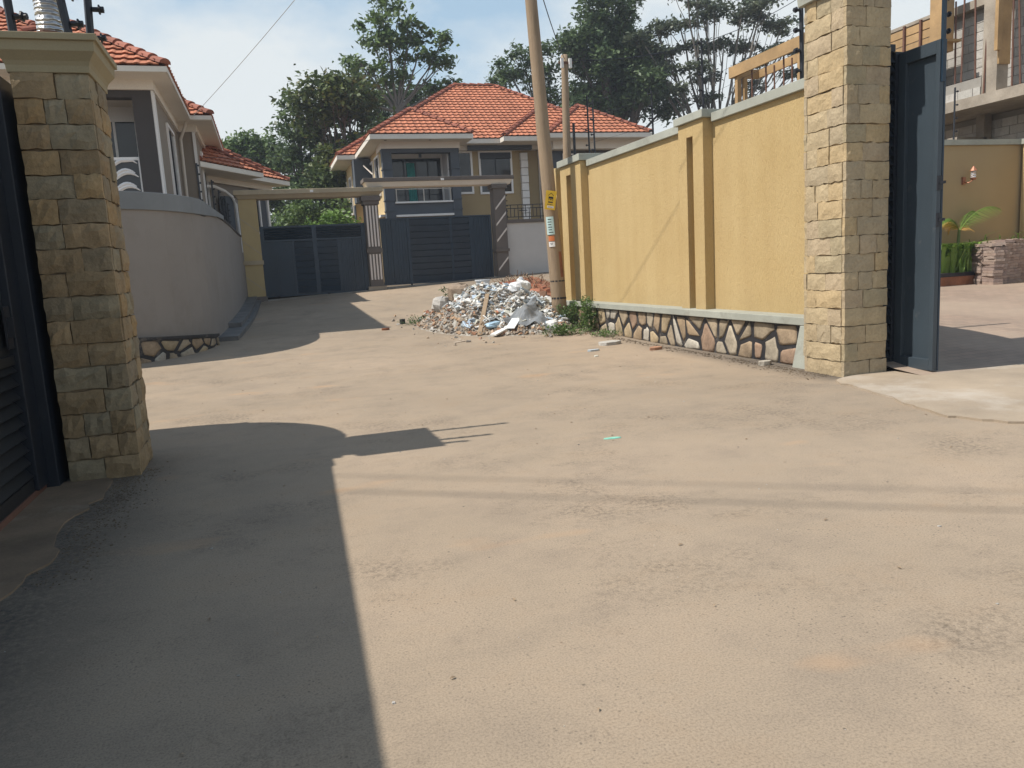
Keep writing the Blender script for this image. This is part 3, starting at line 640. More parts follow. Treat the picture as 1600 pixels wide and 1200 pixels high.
# beams
def beam(xa, xb, z0, z1, mat, mat2, label, yc=26.55, sp=.45, ins=.12):
    th = thing('gate_beam', ((xa + xb) / 2, yc, z0), label, 'beam')
    h = (z1 - z0)
    MB().box(xa, yc - .40, z0 + h * sp, xb, yc + .40, z1).build('upper_fascia', mat, th, bevel=.01)
    m3 = MB(); a, b = z0, z0 + h * sp - .002
    m3.hexa([(xa + .12, yc - .28, a), (xb - .12, yc - .28, a), (xb - .12, yc + .28, a), (xa + .12, yc + .28, a), (xa + .05, yc - .36, b), (xb - .05, yc - .36, b), (xb - .05, yc + .36, b), (xa + .05, yc + .36, b)])
    m3.build('lower_fascia', mat2, th)
    MB().box(xa + (xb - xa) * .50, yc - .44, z0 + h * .55, xa + (xb - xa) * .50 + .10, yc - .402, z0 + h * .55 + .07).build('bulkhead_lamp', 'white', th)
beam(-.78, 3.92, 4.06, 4.33, 'beam', 'beam', 'brown-grey concrete beam over the left navy double gate')
beam(3.30, 8.50, 4.335, 4.62, 'beamdark', 'beamlite', 'dark-topped concrete beam over the right navy gate', sp=.56)
# ochre pier
pr = thing('ochre_pier', (-.38, 26.55, .85), 'ochre gate pier with grooved panels at the far end of the curved wall', 'pillar')
MB().hexa([(-.66, 26.3, .8), (-.11, 26.3, .8), (-.11, 26.8, .8), (-.66, 26.8, .8), (-.66, 26.3, 4.06), (-.11, 26.3, 4.06), (-.11, 26.8, 4.06), (-.66, 26.8, 4.06)]).build('shaft', 'ochre', pr)
MB().box(-.70, 26.26, .8, -.07, 26.84, .98).build('base', 'beamdark', pr)
MB().box(-.70, 26.26, 2.0, -.07, 26.84, 2.13).build('band', 'beam', pr)
for z in (1.3, 2.45, 3.15): MB().hexa([(-.66, 26.292, z + .30), (-.11, 26.292, z - .15), (-.11, 26.299, z - .15), (-.66, 26.299, z + .30), (-.66, 26.292, z + .335), (-.11, 26.292, z - .115), (-.11, 26.299, z - .115), (-.66, 26.299, z + .335)]).build('groove_strip', 'beam', pr)
# fluted pier
fp = thing('fluted_pier', (3.5, 26.5, .95), 'dark brown gate pier with pale vertical flutes between the two navy gates', 'pillar')
MB().box(3.28, 26.28, .9, 3.73, 26.74, 4.06).build('shaft', 'beamdark', fp)
MB().box(3.20, 26.20, .9, 3.80, 26.82, 1.08).build('base', 'apron', fp)
MB().box(3.24, 26.24, 2.2, 3.77, 26.78, 2.34).build('band', 'beamdark', fp)
MB().box(3.24, 26.24, 3.78, 3.77, 26.78, 3.90).box(3.19, 26.19, 3.90, 3.82, 26.83, 4.055).build('capital', 'beamdark', fp)
for k in range(4):
    xx = 3.315 + k * .105
    MB().box(xx, 26.262, 2.40, xx + .055, 26.279, 3.74).build('flute', 'pinkwhite', fp); MB().box(xx, 26.262, 1.30, xx + .055, 26.279, 2.15).build('flute', 'pinkwhite', fp)
# striped pier
sp = thing('striped_pier', (7.98, 26.5, 1.15), 'dark gate pier with slanting pale stripes right of the boarded gate', 'pillar')
MB().box(7.76, 26.28, 1.0, 8.19, 26.74, 4.20).build('shaft', 'beamdark', sp)
MB().box(7.70, 26.22, 4.20, 8.25, 26.80, 4.335).build('capital', 'beamdark', sp)
MB().box(7.72, 26.24, 2.02, 8.23, 26.78, 2.12).build('band', 'beamdark', sp)
for z in (1.35, 2.35, 2.9, 3.45):
    MB().hexa([(7.80, 26.262, z), (8.17, 26.262, z + .42), (8.17, 26.279, z + .42), (7.80, 26.279, z), (7.80, 26.262, z + .075), (8.17, 26.262, z + .50), (8.17, 26.279, z + .50), (7.80, 26.279, z + .075)]).build('stripe', 'pinkwhite', sp)
# pale wall and railing
pw = thing('pale_wall', (9.4, 26.6, 1.2), 'pale grey rendered wall with a dark coping right of the striped pier', 'wall')
MB().box(8.195, 26.5, .9, 12.5, 26.72, 3.0).build('render', 'palewall', pw)
MB().box(8.20, 26.44, 3.002, 12.5, 26.78, 3.12).build('coping', 'beamdark', pw, bevel=.01)
rl = thing('railing', (9.4, 26.6, 3.12), 'black iron railing with square fret pattern on top of the pale wall', 'railing')
for z in (3.20, 3.50, 3.62): MB().box(8.25, 26.59, z, 12.4, 26.615, z + .025).build('rail', 'blackmetal', rl)
for k in range(30): MB().box(8.3 + k * .14, 26.592, 3.12 if k % 3 == 0 else 3.22, 8.322 + k * .14, 26.612, 3.64 if k % 2 else 3.5).build('baluster', 'blackmetal', rl)
for k in range(3): MB().box(8.78 + k * 1.1, 26.585, 3.42, 9.08 + k * 1.1, 26.62, 3.45).build('fret_bar', 'blackmetal', rl)
electric_post(8.28, 26.62, 3.12, .9, 'black electric fence post at the railing beside the striped pier', n=5, side=(1, 0))

# ------------------------------------------------------------------ tiled roofs
PITCH = .65
def tile_verts(w, l, t=.055):
    prof = [(0, .004), (.14, .020), (.30, .030), (.46, .020), (.58, .004), (1, .006)]
    vs = []
    for (uu, hh) in prof: vs.append((uu * w, 0, hh + t))
    for (uu, hh) in prof: vs.append((uu * w, l, hh + .004))
    for (uu, hh) in prof: vs.append((uu * w, .055, hh - .004))
    fs = [(i, i + 1, i + 7, i + 6) for i in range(5)] + [(12 + i, 12 + i + 1, i + 1, i) for i in range(5)]
    return vs, fs
def tiled_roof(th, blocks, z0, xf=None, tw=.28, tl=.34, piece_limit=0, eye=None, ridge_pieces=False, back=False):
    """blocks: (x0,y0,x1,y1[,z]) hipped; roof is the highest of them"""
    ident = (lambda p: p) if xf is None else xf
    def hb(b, x, y):
        d = min(x - b[0], b[2] - x, y - b[1], b[3] - y); return (b[4] if len(b) > 4 else z0) + PITCH * d if d > -1e-6 else -99
    sl = math.sqrt(1 + PITCH * PITCH); mb = MB(); mb.xf = xf; pieces = []; dk = MB(); dk.xf = xf
    tv, tf = tile_verts(tw, tl)
    for bi, b in enumerate(blocks):
        bz = b[4] if len(b) > 4 else z0
        W_, D_ = b[2] - b[0], b[3] - b[1]; h = min(W_, D_) / 2
        # underlay
        if W_ >= D_: r0, r1 = (b[0] + h, b[1] + h), (b[2] - h, b[1] + h)
        else: r0, r1 = (b[0] + h, b[1] + h), (b[0] + h, b[3] - h)
        zz = bz + PITCH * h; e = -.02
        c = [(b[0], b[1], bz + e), (b[2], b[1], bz + e), (b[2], b[3], bz + e), (b[0], b[3], bz + e), (*r0, zz + e), (*r1, zz + e)]
        if W_ >= D_: dk.add(c, [(0, 1, 5, 4), (1, 2, 5), (2, 3, 4, 5), (3, 0, 4)])
        else: dk.add(c, [(0, 1, 4), (1, 2, 5, 4), (2, 3, 5), (3, 0, 4, 5)])
        for fi, (ox, oy, ux, uy, vx, vy, wid, dep) in enumerate([(b[0], b[1], 1, 0, 0, 1, W_, h), (b[2], b[1], 0, 1, -1, 0, D_, h), (b[2], b[3], -1, 0, 0, -1, W_, h), (b[0], b[3], 0, -1, 1, 0, D_, h)]):
            if fi == 2 and not back: continue
            rows = int(dep * sl / (tl * .9)) + 1; stp = tl * .9 / sl
            n = int(wid / tw) + 1
            for j in range(rows):
                for i in range(n):
                    uc = (i + .5) * tw; vc = (j + .5) * stp
                    x = ox + ux * uc + vx * vc; y = oy + uy * uc + vy * vc; z = bz + PITCH * vc
                    if vc > uc + tw * .3 or vc > wid - uc + tw * .3 or vc > dep: continue
                    if any(hb(q, x, y) > z + .05 for k, q in enumerate(blocks) if k != bi): continue
                    jit = random.uniform(-.006, .006)
                    vs = []
                    for (a, bb, cc) in tv:
                        uu = i * tw + a; vv = j * stp + (bb - .03) / sl + jit; up = cc
                        vs.append((ox + ux * uu + vx * (vv - up * PITCH / sl), oy + uy * uu + vy * (vv - up * PITCH / sl), bz + PITCH * (vv) + up / sl))
                    if fi == 0 or fi == 1: d = (x * 1.0, y)
                    pieces.append((vs, z, x, y, fi))
    if piece_limit:
        def dist(p): return (p[2] - eye[0]) ** 2 + (p[3] - eye[1]) ** 2 + (0 if p[4] in (0,) else 400)
        pieces.sort(key=dist)
        for vs, *_ in pieces[:piece_limit]:
            m3 = MB(); m3.xf = xf; m3.add(vs, tf); m3.build('roof_tile', 'tile', th)
        pieces = pieces[piece_limit:]
    for vs, *_ in pieces: mb.add(vs, tf)
    mb.build('roof_tiles', 'tile', th, kind='stuff')
    dk.build('roof_deck', 'deck', th)
    # hip and ridge tiles
    rm = MB(); rm.xf = xf
    for bi, b in enumerate(blocks):
        bz = b[4] if len(b) > 4 else z0
        W_, D_ = b[2] - b[0], b[3] - b[1]; h = min(W_, D_) / 2
        if W_ >= D_: r0, r1 = (b[0] + h, b[1] + h), (b[2] - h, b[1] + h); pairs = [((b[0], b[1]), r0), ((b[0], b[3]), r0), ((b[2], b[1]), r1), ((b[2], b[3]), r1), (r0, r1)]
        else: r0, r1 = (b[0] + h, b[1] + h), (b[0] + h, b[3] - h); pairs = [((b[0], b[1]), r0), ((b[2], b[1]), r0), ((b[0], b[3]), r1), ((b[2], b[3]), r1), (r0, r1)]
        for k, (a, c) in enumerate(pairs):
            za = bz if k < 4 else bz + PITCH * h; zc = bz + PITCH * h
            A = Vector((*a, za + .03)); C = Vector((*c, zc + .03)); Ln = (C - A).length
            if Ln < .2: continue
            n = max(1, int(Ln / .36)); d = (C - A) / n
            for q in range(n):
                P0 = A + d * q; P1 = A + d * (q + 1.08); mid = (P0 + P1) / 2
                if any(hb(bb, mid.x, mid.y) > mid.z + .02 for kk, bb in enumerate(blocks) if kk != bi): continue
                tgt = MB() if ridge_pieces else rm; tgt.xf = xf
                dd = d.normalized(); sd = dd.cross(Vector((0, 0, 1))).normalized(); up = sd.cross(dd)
                vs = []
                for (P, rr, lift) in ((P0, .150, .032), (P1, .120, .008)):
                    for s_ in range(7):
                        an = pi * s_ / 6; vs.append(P + sd * rr * cos(an) + up * (rr * .78 * sin(an) + lift - .02))
                fs = [(s_, s_ + 1, s_ + 8, s_ + 7) for s_ in range(6)] + [tuple(range(6, -1, -1))]
                tgt.add(vs, fs)
                if ridge_pieces: tgt.build('ridge_tile', 'ridge', th, smooth=False)
    if rm.v: rm.build('ridge_tiles', 'ridge', th, kind='stuff')
def eaves(th, blocks, z0, wall_in=.75, depth=.20, xf=None, mat='fascia'):
    f = MB(); s_ = MB(); f.xf = s_.xf = xf
    for bi, b in enumerate(blocks):
        bz = b[4] if len(b) > 4 else z0
        x0, y0, x1, y1 = b[:4]
        e_ = .0025 * bi; x0 -= e_; y0 -= e_; x1 += e_; y1 += e_
        for (xa, ya, xb, yb_) in ((x0 - .03, y0 - .03, x1 + .03, y0), (x0 - .03, y1, x1 + .03, y1 + .03), (x0 - .03, y0, x0, y1), (x1, y0, x1 + .03, y1)):
            f.box(xa, ya, bz - depth + .001 * bi, xb, yb_, bz - .005 - .001 * bi)
        # rounded gutter lip
        s_.box(x0 + .002, y0 + .002, bz - depth - .004 - .004 * bi, x1 - .002, y1 - .002, bz - depth + .02 - .004 * bi)
    f.build('fascia', mat, th); s_.build('soffit', 'soffit', th)
def window(th, x0, x1, z0, z1, y, axis='y', sgn=-1, nx=2, trim=.09, depth=.05, transom=None, name='window', fm='frame'):
    """a framed window on plane y (axis 'y') or plane x (axis 'x'), facing sgn"""
    def bx(m3, a0, a1, c0, c1, d0, d1):
        lo, hi = sorted((y + sgn * d0, y + sgn * d1))
        if axis == 'y': m3.box(a0, lo, c0, a1, hi, c1)
        else: m3.box(lo, a0, c0, hi, a1, c1)
    m3 = MB()
    bx(m3, x0 - trim, x1 + trim, z1, z1 + trim, 0, depth); bx(m3, x0 - trim, x1 + trim, z0 - trim, z0, 0, depth + .02)
    bx(m3, x0 - trim, x0, z0, z1, 0, depth); bx(m3, x1, x1 + trim, z0, z1, 0, depth)
    w = m3.build(name, fm, th)
    m3 = MB(); 
    for k in range(1, nx): xx = x0 + (x1 - x0) * k / nx; bx(m3, xx - .028, xx + .028, z0, z1, .012, .03)
    if transom: bx(m3, x0, x1, transom - .02, transom + .02, .012, .028)
    if m3.v: m3.build('mullion', 'blackmetal' if fm == 'frame' else fm, w)
    for k in range(nx):
        g_ = MB(); xa = x0 + (x1 - x0) * k / nx + .003; xb = x0 + (x1 - x0) * (k + 1) / nx - .003; bx(g_, xa, xb, z0, z1, .004, .008); g_.build('pane', 'glass', w)
    return w

# ------------------------------------------------------------------ middle house
mh = thing('tiled_house', (10.5, 37, 1.0), 'two storey ochre and slate house with terracotta roof behind the far gates', 'house')
mblocks = [(4.6, 34.3, 17.4, 45.0), (4.6, 33.0, 8.95, 37.4), (10.6, 33.7, 16.6, 40), (12.4, 32.95, 17.45, 38.5), (3.75, 38.6, 12, 47)]
tiled_roof(mh, mblocks, 7.2, tw=.27, tl=.36)
eaves(mh, mblocks, 7.19)
part = lambda name, mat, th, *bx_, bevel=0: [None, (lambda m3: [m3.box(*q) for q in bx_] and m3.build(name, mat, th, bevel=bevel))(MB())][1]
part('wall', 'housewall', mh, (8.5, 35.3, .9, 13.0, 35.5, 7.0), (5.25, 35.6, .9, 16.8, 44.2, 6.98))
part('side_wall', 'houselit', mh, (5.2, 34.6, .9, 5.4, 39.3, 6.98), (4.5, 39.4, .9, 5.2, 46, 6.98))
part('frieze', 'soffit', mh, (5.12, 33.72, 6.72, 8.56, 35.3, 6.99), (8.56, 34.9, 6.80, 12.6, 35.3, 7.0), (12.9, 33.7, 6.62, 17.0, 34.2, 6.98))
# balcony bay
part('balcony_column', 'slate', mh, (5.14, 33.78, .9, 5.54, 34.18, 6.55)); part('balcony_column', 'slate', mh, (8.12, 33.78, .9, 8.50, 34.18, 6.55))
part('balcony_header', 'slate', mh, (5.13, 33.77, 6.552, 8.51, 34.19, 6.719))
part('balcony_slab', 'slate', mh, (5.54, 33.80, 3.95, 8.12, 35.3, 4.42))
part('balcony_ledge', 'white', mh, (5.56, 33.70, 4.43, 8.10, 33.98, 4.50)); part('balcony_ledge', 'white', mh, (5.56, 33.68, 3.86, 8.10, 33.95, 3.948))
for xx in (5.11, 8.10):
    for z in (4.1, 4.55, 5.35, 5.85): part('column_band', 'slate', mh, (xx, 33.74, z, xx + .42, 34.2, z + .05))
part('recess_wall', 'white', mh, (5.3, 35.2, 4.42, 8.2, 35.3, 6.72), (5.4, 34.2, 4.42, 5.46, 35.2, 6.7), (8.06, 34.2, 4.42, 8.12, 35.2, 6.7))
w = window(mh, 5.72, 7.92, 4.45, 6.45, 35.2, nx=4, trim=.04, name='balcony_door', fm='blackmetal')
cu = MB()
for k in range(7): cu.tube([(6.46 + k * .055 + .02 * math.sin(k * 2.1), 35.165, 4.46), (6.45 + k * .05, 35.165, 5.3), (6.42 + k * .052, 35.165, 6.3)], .030, 6)
cu.build('curtain', 'teal', mh)
rr = MB(); rr.box(5.6, 33.86, 5.02, 8.1, 33.89, 5.05)
for k in range(3): rr.box(5.62 + k * 1.2, 33.85, 4.5, 5.66 + k * 1.2, 33.90, 5.02)
rr.build('balcony_rail', 'pipe', mh)
gp = MB(); gp.box(5.68, 33.872, 4.52, 8.05, 33.880, 5.0); 
part('ceiling_lamp', 'blackmetal', mh, (6.78, 34.0, 6.38, 6.88, 34.1, 6.55))
window(mh, 8.82, 9.40, 4.98, 6.72, 35.3, nx=1); window(mh, 9.88, 11.32, 4.95, 6.72, 35.3, nx=2, transom=None)
part('roller_box', 'blackmetal', mh, (9.86, 35.22, 6.45, 11.34, 35.29, 6.72))
part('header_beam', 'slate', mh, (9.2, 34.75, 6.78, 12.25, 35.0, 7.0))
for k in range(9): part('quoin_block', 'white', mh, (11.80, 35.13 - .03 * (k % 2), 3.6 + k * .345, 12.14, 35.3, 3.92 + k * .345))
MB().tube([(12.72, 35.2, 3), (12.72, 35.2, 6.75), (12.72, 34.4, 7.0)], .045, 8).build('downpipe', 'pipe', mh)
part('slate_wall', 'slate', mh, (13.05, 34.3, .9, 14.2, 34.9, 6.62)); part('pale_panel', 'slate', mh, (12.95, 34.28, 4.5, 13.2, 34.32, 6.0))
part('wall', 'beigewall', mh, (14.2, 34.5, .9, 17.0, 44, 6.62))
window(mh, 13.62, 17.2, 4.7, 6.42, 34.28 + .0, nx=4, trim=.07)
# side windows (facing the lane)
window(mh, 35.2, 36.4, 5.0, 6.6, 5.2, 'x', -1, nx=2); window(mh, 37.2, 38.2, 5.0, 6.6, 5.2, 'x', -1, nx=1)
for z in (4.6, 1.6):
    window(mh, 40.3, 41.2, z, z + 1.7, 4.5, 'x', -1, nx=1); window(mh, 42.5, 43.4, z, z + 1.7, 4.5, 'x', -1, nx=1)
part('slate_box', 'slate', mh, (4.4, 37.9, 4.9, 5.2, 38.9, 6.9)); part('slate_strip', 'slate', mh, (4.44, 39.3, .9, 4.5, 39.9, 4.9))
MB().tube([(4.62, 38.5, 7.0), (5.15, 37.2, 6.1)], .04, 6).build('downpipe', 'pipe', mh)
part('sill', 'white', mh, (5.0, 34.6, 3.95, 5.2, 37, 4.05))
for k in range(6):
    part('soffit_spot', 'blackmetal', mh, (5.2 + k * 1.9, 33.2, 6.975, 5.3 + k * 1.9, 33.3, 6.99)) if k in (0, 1) else None
for k in range(3): electric_post(4.0, 31 + k * 2.2, 2.6, .9, 'black electric fence post beside the middle house, ' + ['nearest', 'middle', 'farthest'][k], n=5, side=(0, -1), group='electric fence posts beside the middle house')
lw = thing('lane_wall', (4.0, 33, 1), 'low ochre wall running back along the left side of the middle house', 'wall')
part('render', 'houselit', lw, (3.9, 30, .9, 4.1, 40, 2.5)); part('coping', 'redsoil', lw, (3.86, 30, 2.502, 4.14, 40, 2.6))

# ------------------------------------------------------------------ left house
lh = thing('tiled_house', (-6, 24, 0), 'large beige two storey house on the left with a white balcony grille and terracotta roof', 'house')
lb = [(-6.2, 18.85, -1.66, 27), (-13, 20.3, -1.95, 32), (-7, 24.1, -1.1, 31.5)]
tiled_roof(lh, lb, 6.2, tw=.26, tl=.34, piece_limit=300, eye=(-2.5, 18.0), ridge_pieces=True)
eaves(lh, lb, 6.19, depth=.12)
part('frieze', 'soffit', lh, (-6, 19.55, 5.86, -2.02, 19.62, 6.09), (-2.10, 19.62, 5.86, -2.02, 24.8, 6.09), (-2.1, 24.75, 5.86, -1.55, 24.82, 6.09), (-1.62, 24.82, 5.9, -1.55, 31, 6.09))
part('wall', 'beigewall', lh, (-6.5, 21.2, 0, -2.08, 24.85, 6.0), (-2.3, 19.95, 0, -2.08, 21.2, 6.0), (-6.5, 24.8, 0, -1.62, 31, 6.0), (-12.5, 21.6, 0, -6.5, 31, 6.0))
part('balcony_floor', 'beigewall', lh, (-6, 19.62, 3.0, -2.08, 21.2, 3.36))
part('balcony_ceiling', 'soffit', lh, (-6, 19.62, 5.80, -2.3, 21.2, 5.86))
part('dark_column', 'darkcol', lh, (-2.50, 19.60, 0, -2.10, 19.95, 5.70)); part('dark_header', 'darkcol', lh, (-6, 19.61, 5.70, -2.10, 19.90, 5.855)); part('dark_column', 'darkcol', lh, (-5.9, 19.60, 0, -5.5, 19.95, 5.70))
part('corner_strip', 'white', lh, (-2.099, 19.62, 0, -2.05, 19.98, 5.855))
part('recess_wall', 'white', lh, (-6, 21.12, 3.36, -2.3, 21.199, 5.8))
window(lh, -5.0, -2.70, 3.4, 5.45, 21.12, nx=5, trim=.07, transom=4.55, name='balcony_door', fm='white')
# balcony grille with leaf shapes
gr = MB(); gr.box(-5.5, 19.68, 4.36, -2.5, 19.71, 4.42).box(-5.5, 19.68, 3.40, -2.5, 19.71, 3.45)
for k in range(5): gr.box(-5.5 + k * .74, 19.675, 3.45, -5.46 + k * .74, 19.715, 4.36)
gr.build('balcony_rail', 'frame', lh)
for k in range(4):
    bx0 = -5.46 + k * .74; m3 = MB()
    for q in range(5):
        pts = []
        for s_ in lin(0, 1, 9):
            pts.append((bx0 + .03 + .64 * (s_ if q % 2 == 0 else s_ * .8 + .1), 19.70, 3.48 + .15 * q + .30 * math.sin(s_ * 2.4) * (1 if q % 2 == 0 else .7)))
        m3.tube([(a, b, min(4.35, c)) for a, b, c in pts], [.010 + .036 * math.sin(pi * s_) for s_ in lin(0, 1, 9)], 5)
    m3.build('leaf_grille', 'frame', lh)
part('rail_glass', 'glass', lh, (-5.45, 19.725, 3.45, -2.5, 19.73, 4.35))
window(lh, 21.95, 23.3, 3.7, 5.5, -2.08, 'x', 1, nx=2, trim=.08)
window(lh, 26.6, 28.1, 3.9, 5.5, -1.62, 'x', 1, nx=2, trim=.08)
MB().tube([(-1.75, 24.3, 6.08), (-1.98, 24.45, 5.6), (-2.0, 24.5, 3)], .045, 8).build('downpipe', 'pipe', lh)
part('corner_strip', 'white', lh, (-1.68, 24.76, 0, -1.60, 24.80, 5.855))

# ------------------------------------------------------------------ far left house (turned)
h2 = thing('tiled_house', (-.6, 30, 1), 'small house with taupe and navy walls and a hipped tiled roof behind the curved wall', 'house')
d2 = Vector((.513, .858, 0)).normalized(); n2 = Vector((-d2.y, d2.x, 0)); o2 = Vector((-1.43, 27.4, 0)) - d2 * 1.4
xf2 = lambda p: o2 + d2 * (6.2 - p[0]) * 1.0 + n2 * p[1] + Vector((0, 0, p[2]))
xf2 = lambda p: o2 + d2 * p[0] + n2 * p[1] + Vector((0, 0, p[2]))
hb2 = [(0, 0, 6.4, 7), (0, -.55, 3.6, 6)]
tiled_roof(h2, hb2, 5.22, xf=xf2, tw=.28, tl=.36, back=True)
eaves(h2, hb2, 5.21, depth=.16, xf=xf2)
def part2(name, mat, *bx_):
    m3 = MB(); m3.xf = xf2
    for q in bx_: m3.box(*q)
    return m3.build(name, mat, h2)
part2('wall', 'graywall', (.3, .62, .9, 4.6, 6.4, 5.06)); part2('frieze', 'soffit', (.2, .5, 4.86, 6.0, .6, 5.05)); part2('navy_wall', 'slate', (4.6, .60, .9, 5.6, 6.4, 5.04)); part2('end_wall', 'beigewall', (5.6, .8, .9, 6.1, 6.4, 5.03))
wf = part2('window', 'frame', (4.45, .52, 3.2, 4.52, .6, 4.7), (5.0, .52, 3.2, 5.07, .6, 4.7), (4.52, .52, 4.62, 5.0, .6, 4.7), (4.52, .52, 3.2, 5.0, .6, 3.28)); part2('pane', 'glass', (4.52, .58, 3.28, 5.0, .597, 4.62))
part2('corner_post', 'white', (5.62, .55, .9, 5.74, .7, 4.9))
# white arched trim in front of it
m3 = MB(); m3.xf = xf2
m3.tube([(1.2, .2, 4.62), (1.8, .2, 4.66), (2.4, .2, 4.55), (2.8, .2, 4.38), (2.95, .2, 4.15), (3.0, .2, 2.5)], .05, 6); m3.build('arched_trim', 'white', h2)
part2('navy_strip', 'slate', (2.45, .25, 2.2, 2.9, .5, 4.4))

# ------------------------------------------------------------------ utility poles and cables
def utility_pole(base, top, r0, r1, label):
    th = thing('utility_pole', base, label, 'pole', None)
    B, T = Vector(base), Vector(top); pts = []; rs = []
    for k in range(15):
        f = k / 14; p_ = B.lerp(T, f) + Vector((random.uniform(-.004, .004), random.uniform(-.004, .004), 0)); 
        if k == 0: p_.z -= .1
        pts.append(p_); rs.append((r0 + (r1 - r0) * f) * random.uniform(.985, 1.015))
    MB().tube(pts, rs, 14).build('pole', 'pole', th, smooth=True)
    return th
up1 = utility_pole((6.12, 16.0, .09), (5.72, 16.05, 8.6), .17, .115, 'tall leaning wooden utility pole with stickers beside the rubble heap')
def pole_x(z): return 6.12 + (z - .09) * (5.72 - 6.12) / 8.51
def pole_r(z): return .17 + (.115 - .17) * (z / 8.6)
def sticker(name, mat, za, zb, a0, a1, th=up1, lift=.006):
    m3 = MB(); vs = []; n = 6
    for z in (za, zb):
        for k in range(n + 1):
            an = a0 + (a1 - a0) * k / n; R_ = pole_r(z) * 1.045 + lift; vs.append((pole_x(z) + R_ * sin(an), 16.01 - R_ * cos(an), z))
    m3.add(vs, [(k, k + 1, n + 2 + k, n + 1 + k) for k in range(n)]); return m3.build(name, mat, th)
sticker('mint_notice', 'mint', 2.12, 2.50, -1.15, -.1); sticker('orange_notice', 'orange', 1.98, 2.09, -1.0, -.2); sticker('white_notice', 'white', 1.86, 1.965, -1.0, -.2)
for k in range(6):
    z = 2.16 + k * .055; sticker('notice_writing', 'signink', z, z + .016, -1.0 + random.uniform(0, .15), -.3 + random.uniform(-.2, .1), lift=.008)
sticker('notice_writing', 'signink', 1.90, 1.91, -.8, -.5, lift=.008); sticker('notice_writing', 'signink', 1.93, 1.94, -.85, -.45, lift=.008)
sticker('paint_stain', 'redsoil', 1.2, 1.75, .2, .75, lift=-.002); sticker('wire_band', 'blackmetal', 1.1, 1.13, -1.4, 1.4, lift=.0); sticker('wire_band', 'blackmetal', .72, .76, -1.4, 1.4, lift=.0)
# yellow sign (house outline over three dark bars, writing too small to read)
sg = thing('yellow_sign', (5.93, 15.8, 2.62), 'small yellow sign with a black house drawing nailed to the leaning pole', 'sign')
so = Vector((5.93, 15.80, 2.84)); sr = Matrix.Rotation(radians(-8), 3, 'Z') @ Matrix.Rotation(radians(9), 3, 'Y')
def sgn(name, mat, quads, d):
    m3 = MB()
    for q in quads:
        m3.add([so + sr @ Vector((a, -d, c)) for a, c in q] + [so + sr @ Vector((a, -d + .003, c)) for a, c in q], [tuple(range(len(q))), *[(i, len(q) + i, len(q) + (i + 1) % len(q), (i + 1) % len(q)) for i in range(len(q))]])
    return m3.build(name, mat, sg)
sgn('board', 'yellow', [[(-.115, -.20), (.115, -.20), (.115, .20), (-.115, .20)]], 0)
R_ = lambda a, b, c, d: [(a, b), (c, b), (c, d), (a, d)]
sgn('house_drawing', 'signink', [[(-.06, .10), (0, .155), (0, .143), (-.06, .088)], [(0, .155), (.06, .10), (.06, .088), (0, .143)], R_(-.05, .03, .05, .075), R_(-.045, -.01, -.038, .03), R_(.038, -.01, .045, .03), R_(-.02, .0, .02, .018), R_(-.05, -.055, .05, -.03)], .006)
sgn('writing', 'signink', [R_(-.06 + .03 * k, -.10 + .004 * (k % 2), -.04 + .03 * k, -.085) for k in range(4)], .006)
sgn('white_strip', 'white', [R_(-.06, -.165, .08, -.12)], .006)
sgn('writing', 'signink', [R_(-.05 + .028 * k, -.15, -.035 + .028 * k, -.138) for k in range(4)], .009)
up2 = utility_pole((8.86, 22.2, .5), (8.98, 22.2, 7.55), .15, .10, 'thin weathered pole with a fuse box standing behind the yellow wall')
part('fuse_box', 'white', up2, (8.80, 22.02, 7.15, 8.88, 22.1, 7.42)); part('fuse_box', 'white', up2, (9.06, 22.02, 7.15, 9.14, 22.1, 7.42)); part('cross_arm', 'rebar', up2, (8.75, 22.08, 7.28, 9.2, 22.12, 7.34))
MB().box(9.12, 22.1, .6, 9.18, 22.16, 5.6).build('conduit', 'blackmetal', up2)
def cable(a, b, sag, label, r=.012, n=18, name='cable', mat='blackmetal'):
    a, b = Vector(a), Vector(b); pts = [a.lerp(b, k / n) - Vector((0, 0, 4 * sag * (k / n) * (1 - k / n))) for k in range(n + 1)]
    m3 = MB().tube(pts, r, 5); return tag(recenter(m3.build(name, mat)), label, 'cable', 'overhead cables')
cable((-1.6, 24.2, 6.15), (5.8, 4.2, 9.4), .3, 'service cable rising from the left house eave over the road', .0065, mat='palewall')
cable((5.75, 16.0, 8.1), (8.98, 22.2, 7.45), .2, 'short cable between the leaning pole and the fuse box pole')
cable((8.98, 22.2, 7.4), (22, 26, 12.0), .9, 'cable sagging from the fuse box pole to the right in front of the trees')
cable((-19, 13.0, 14.2), (8.2, -4.9, 14.2), .3, 'upper cable crossing high above the near road', .010); cable((-18.8, 12.5, 13.9), (8.4, -5.3, 13.9), .3, 'lower cable crossing high above the near road', .014)
cable((4.6, 33.2, 7.0), (-1.5, 26.5, 5.4), .25, 'thin cable from the left house to the middle house', .008)

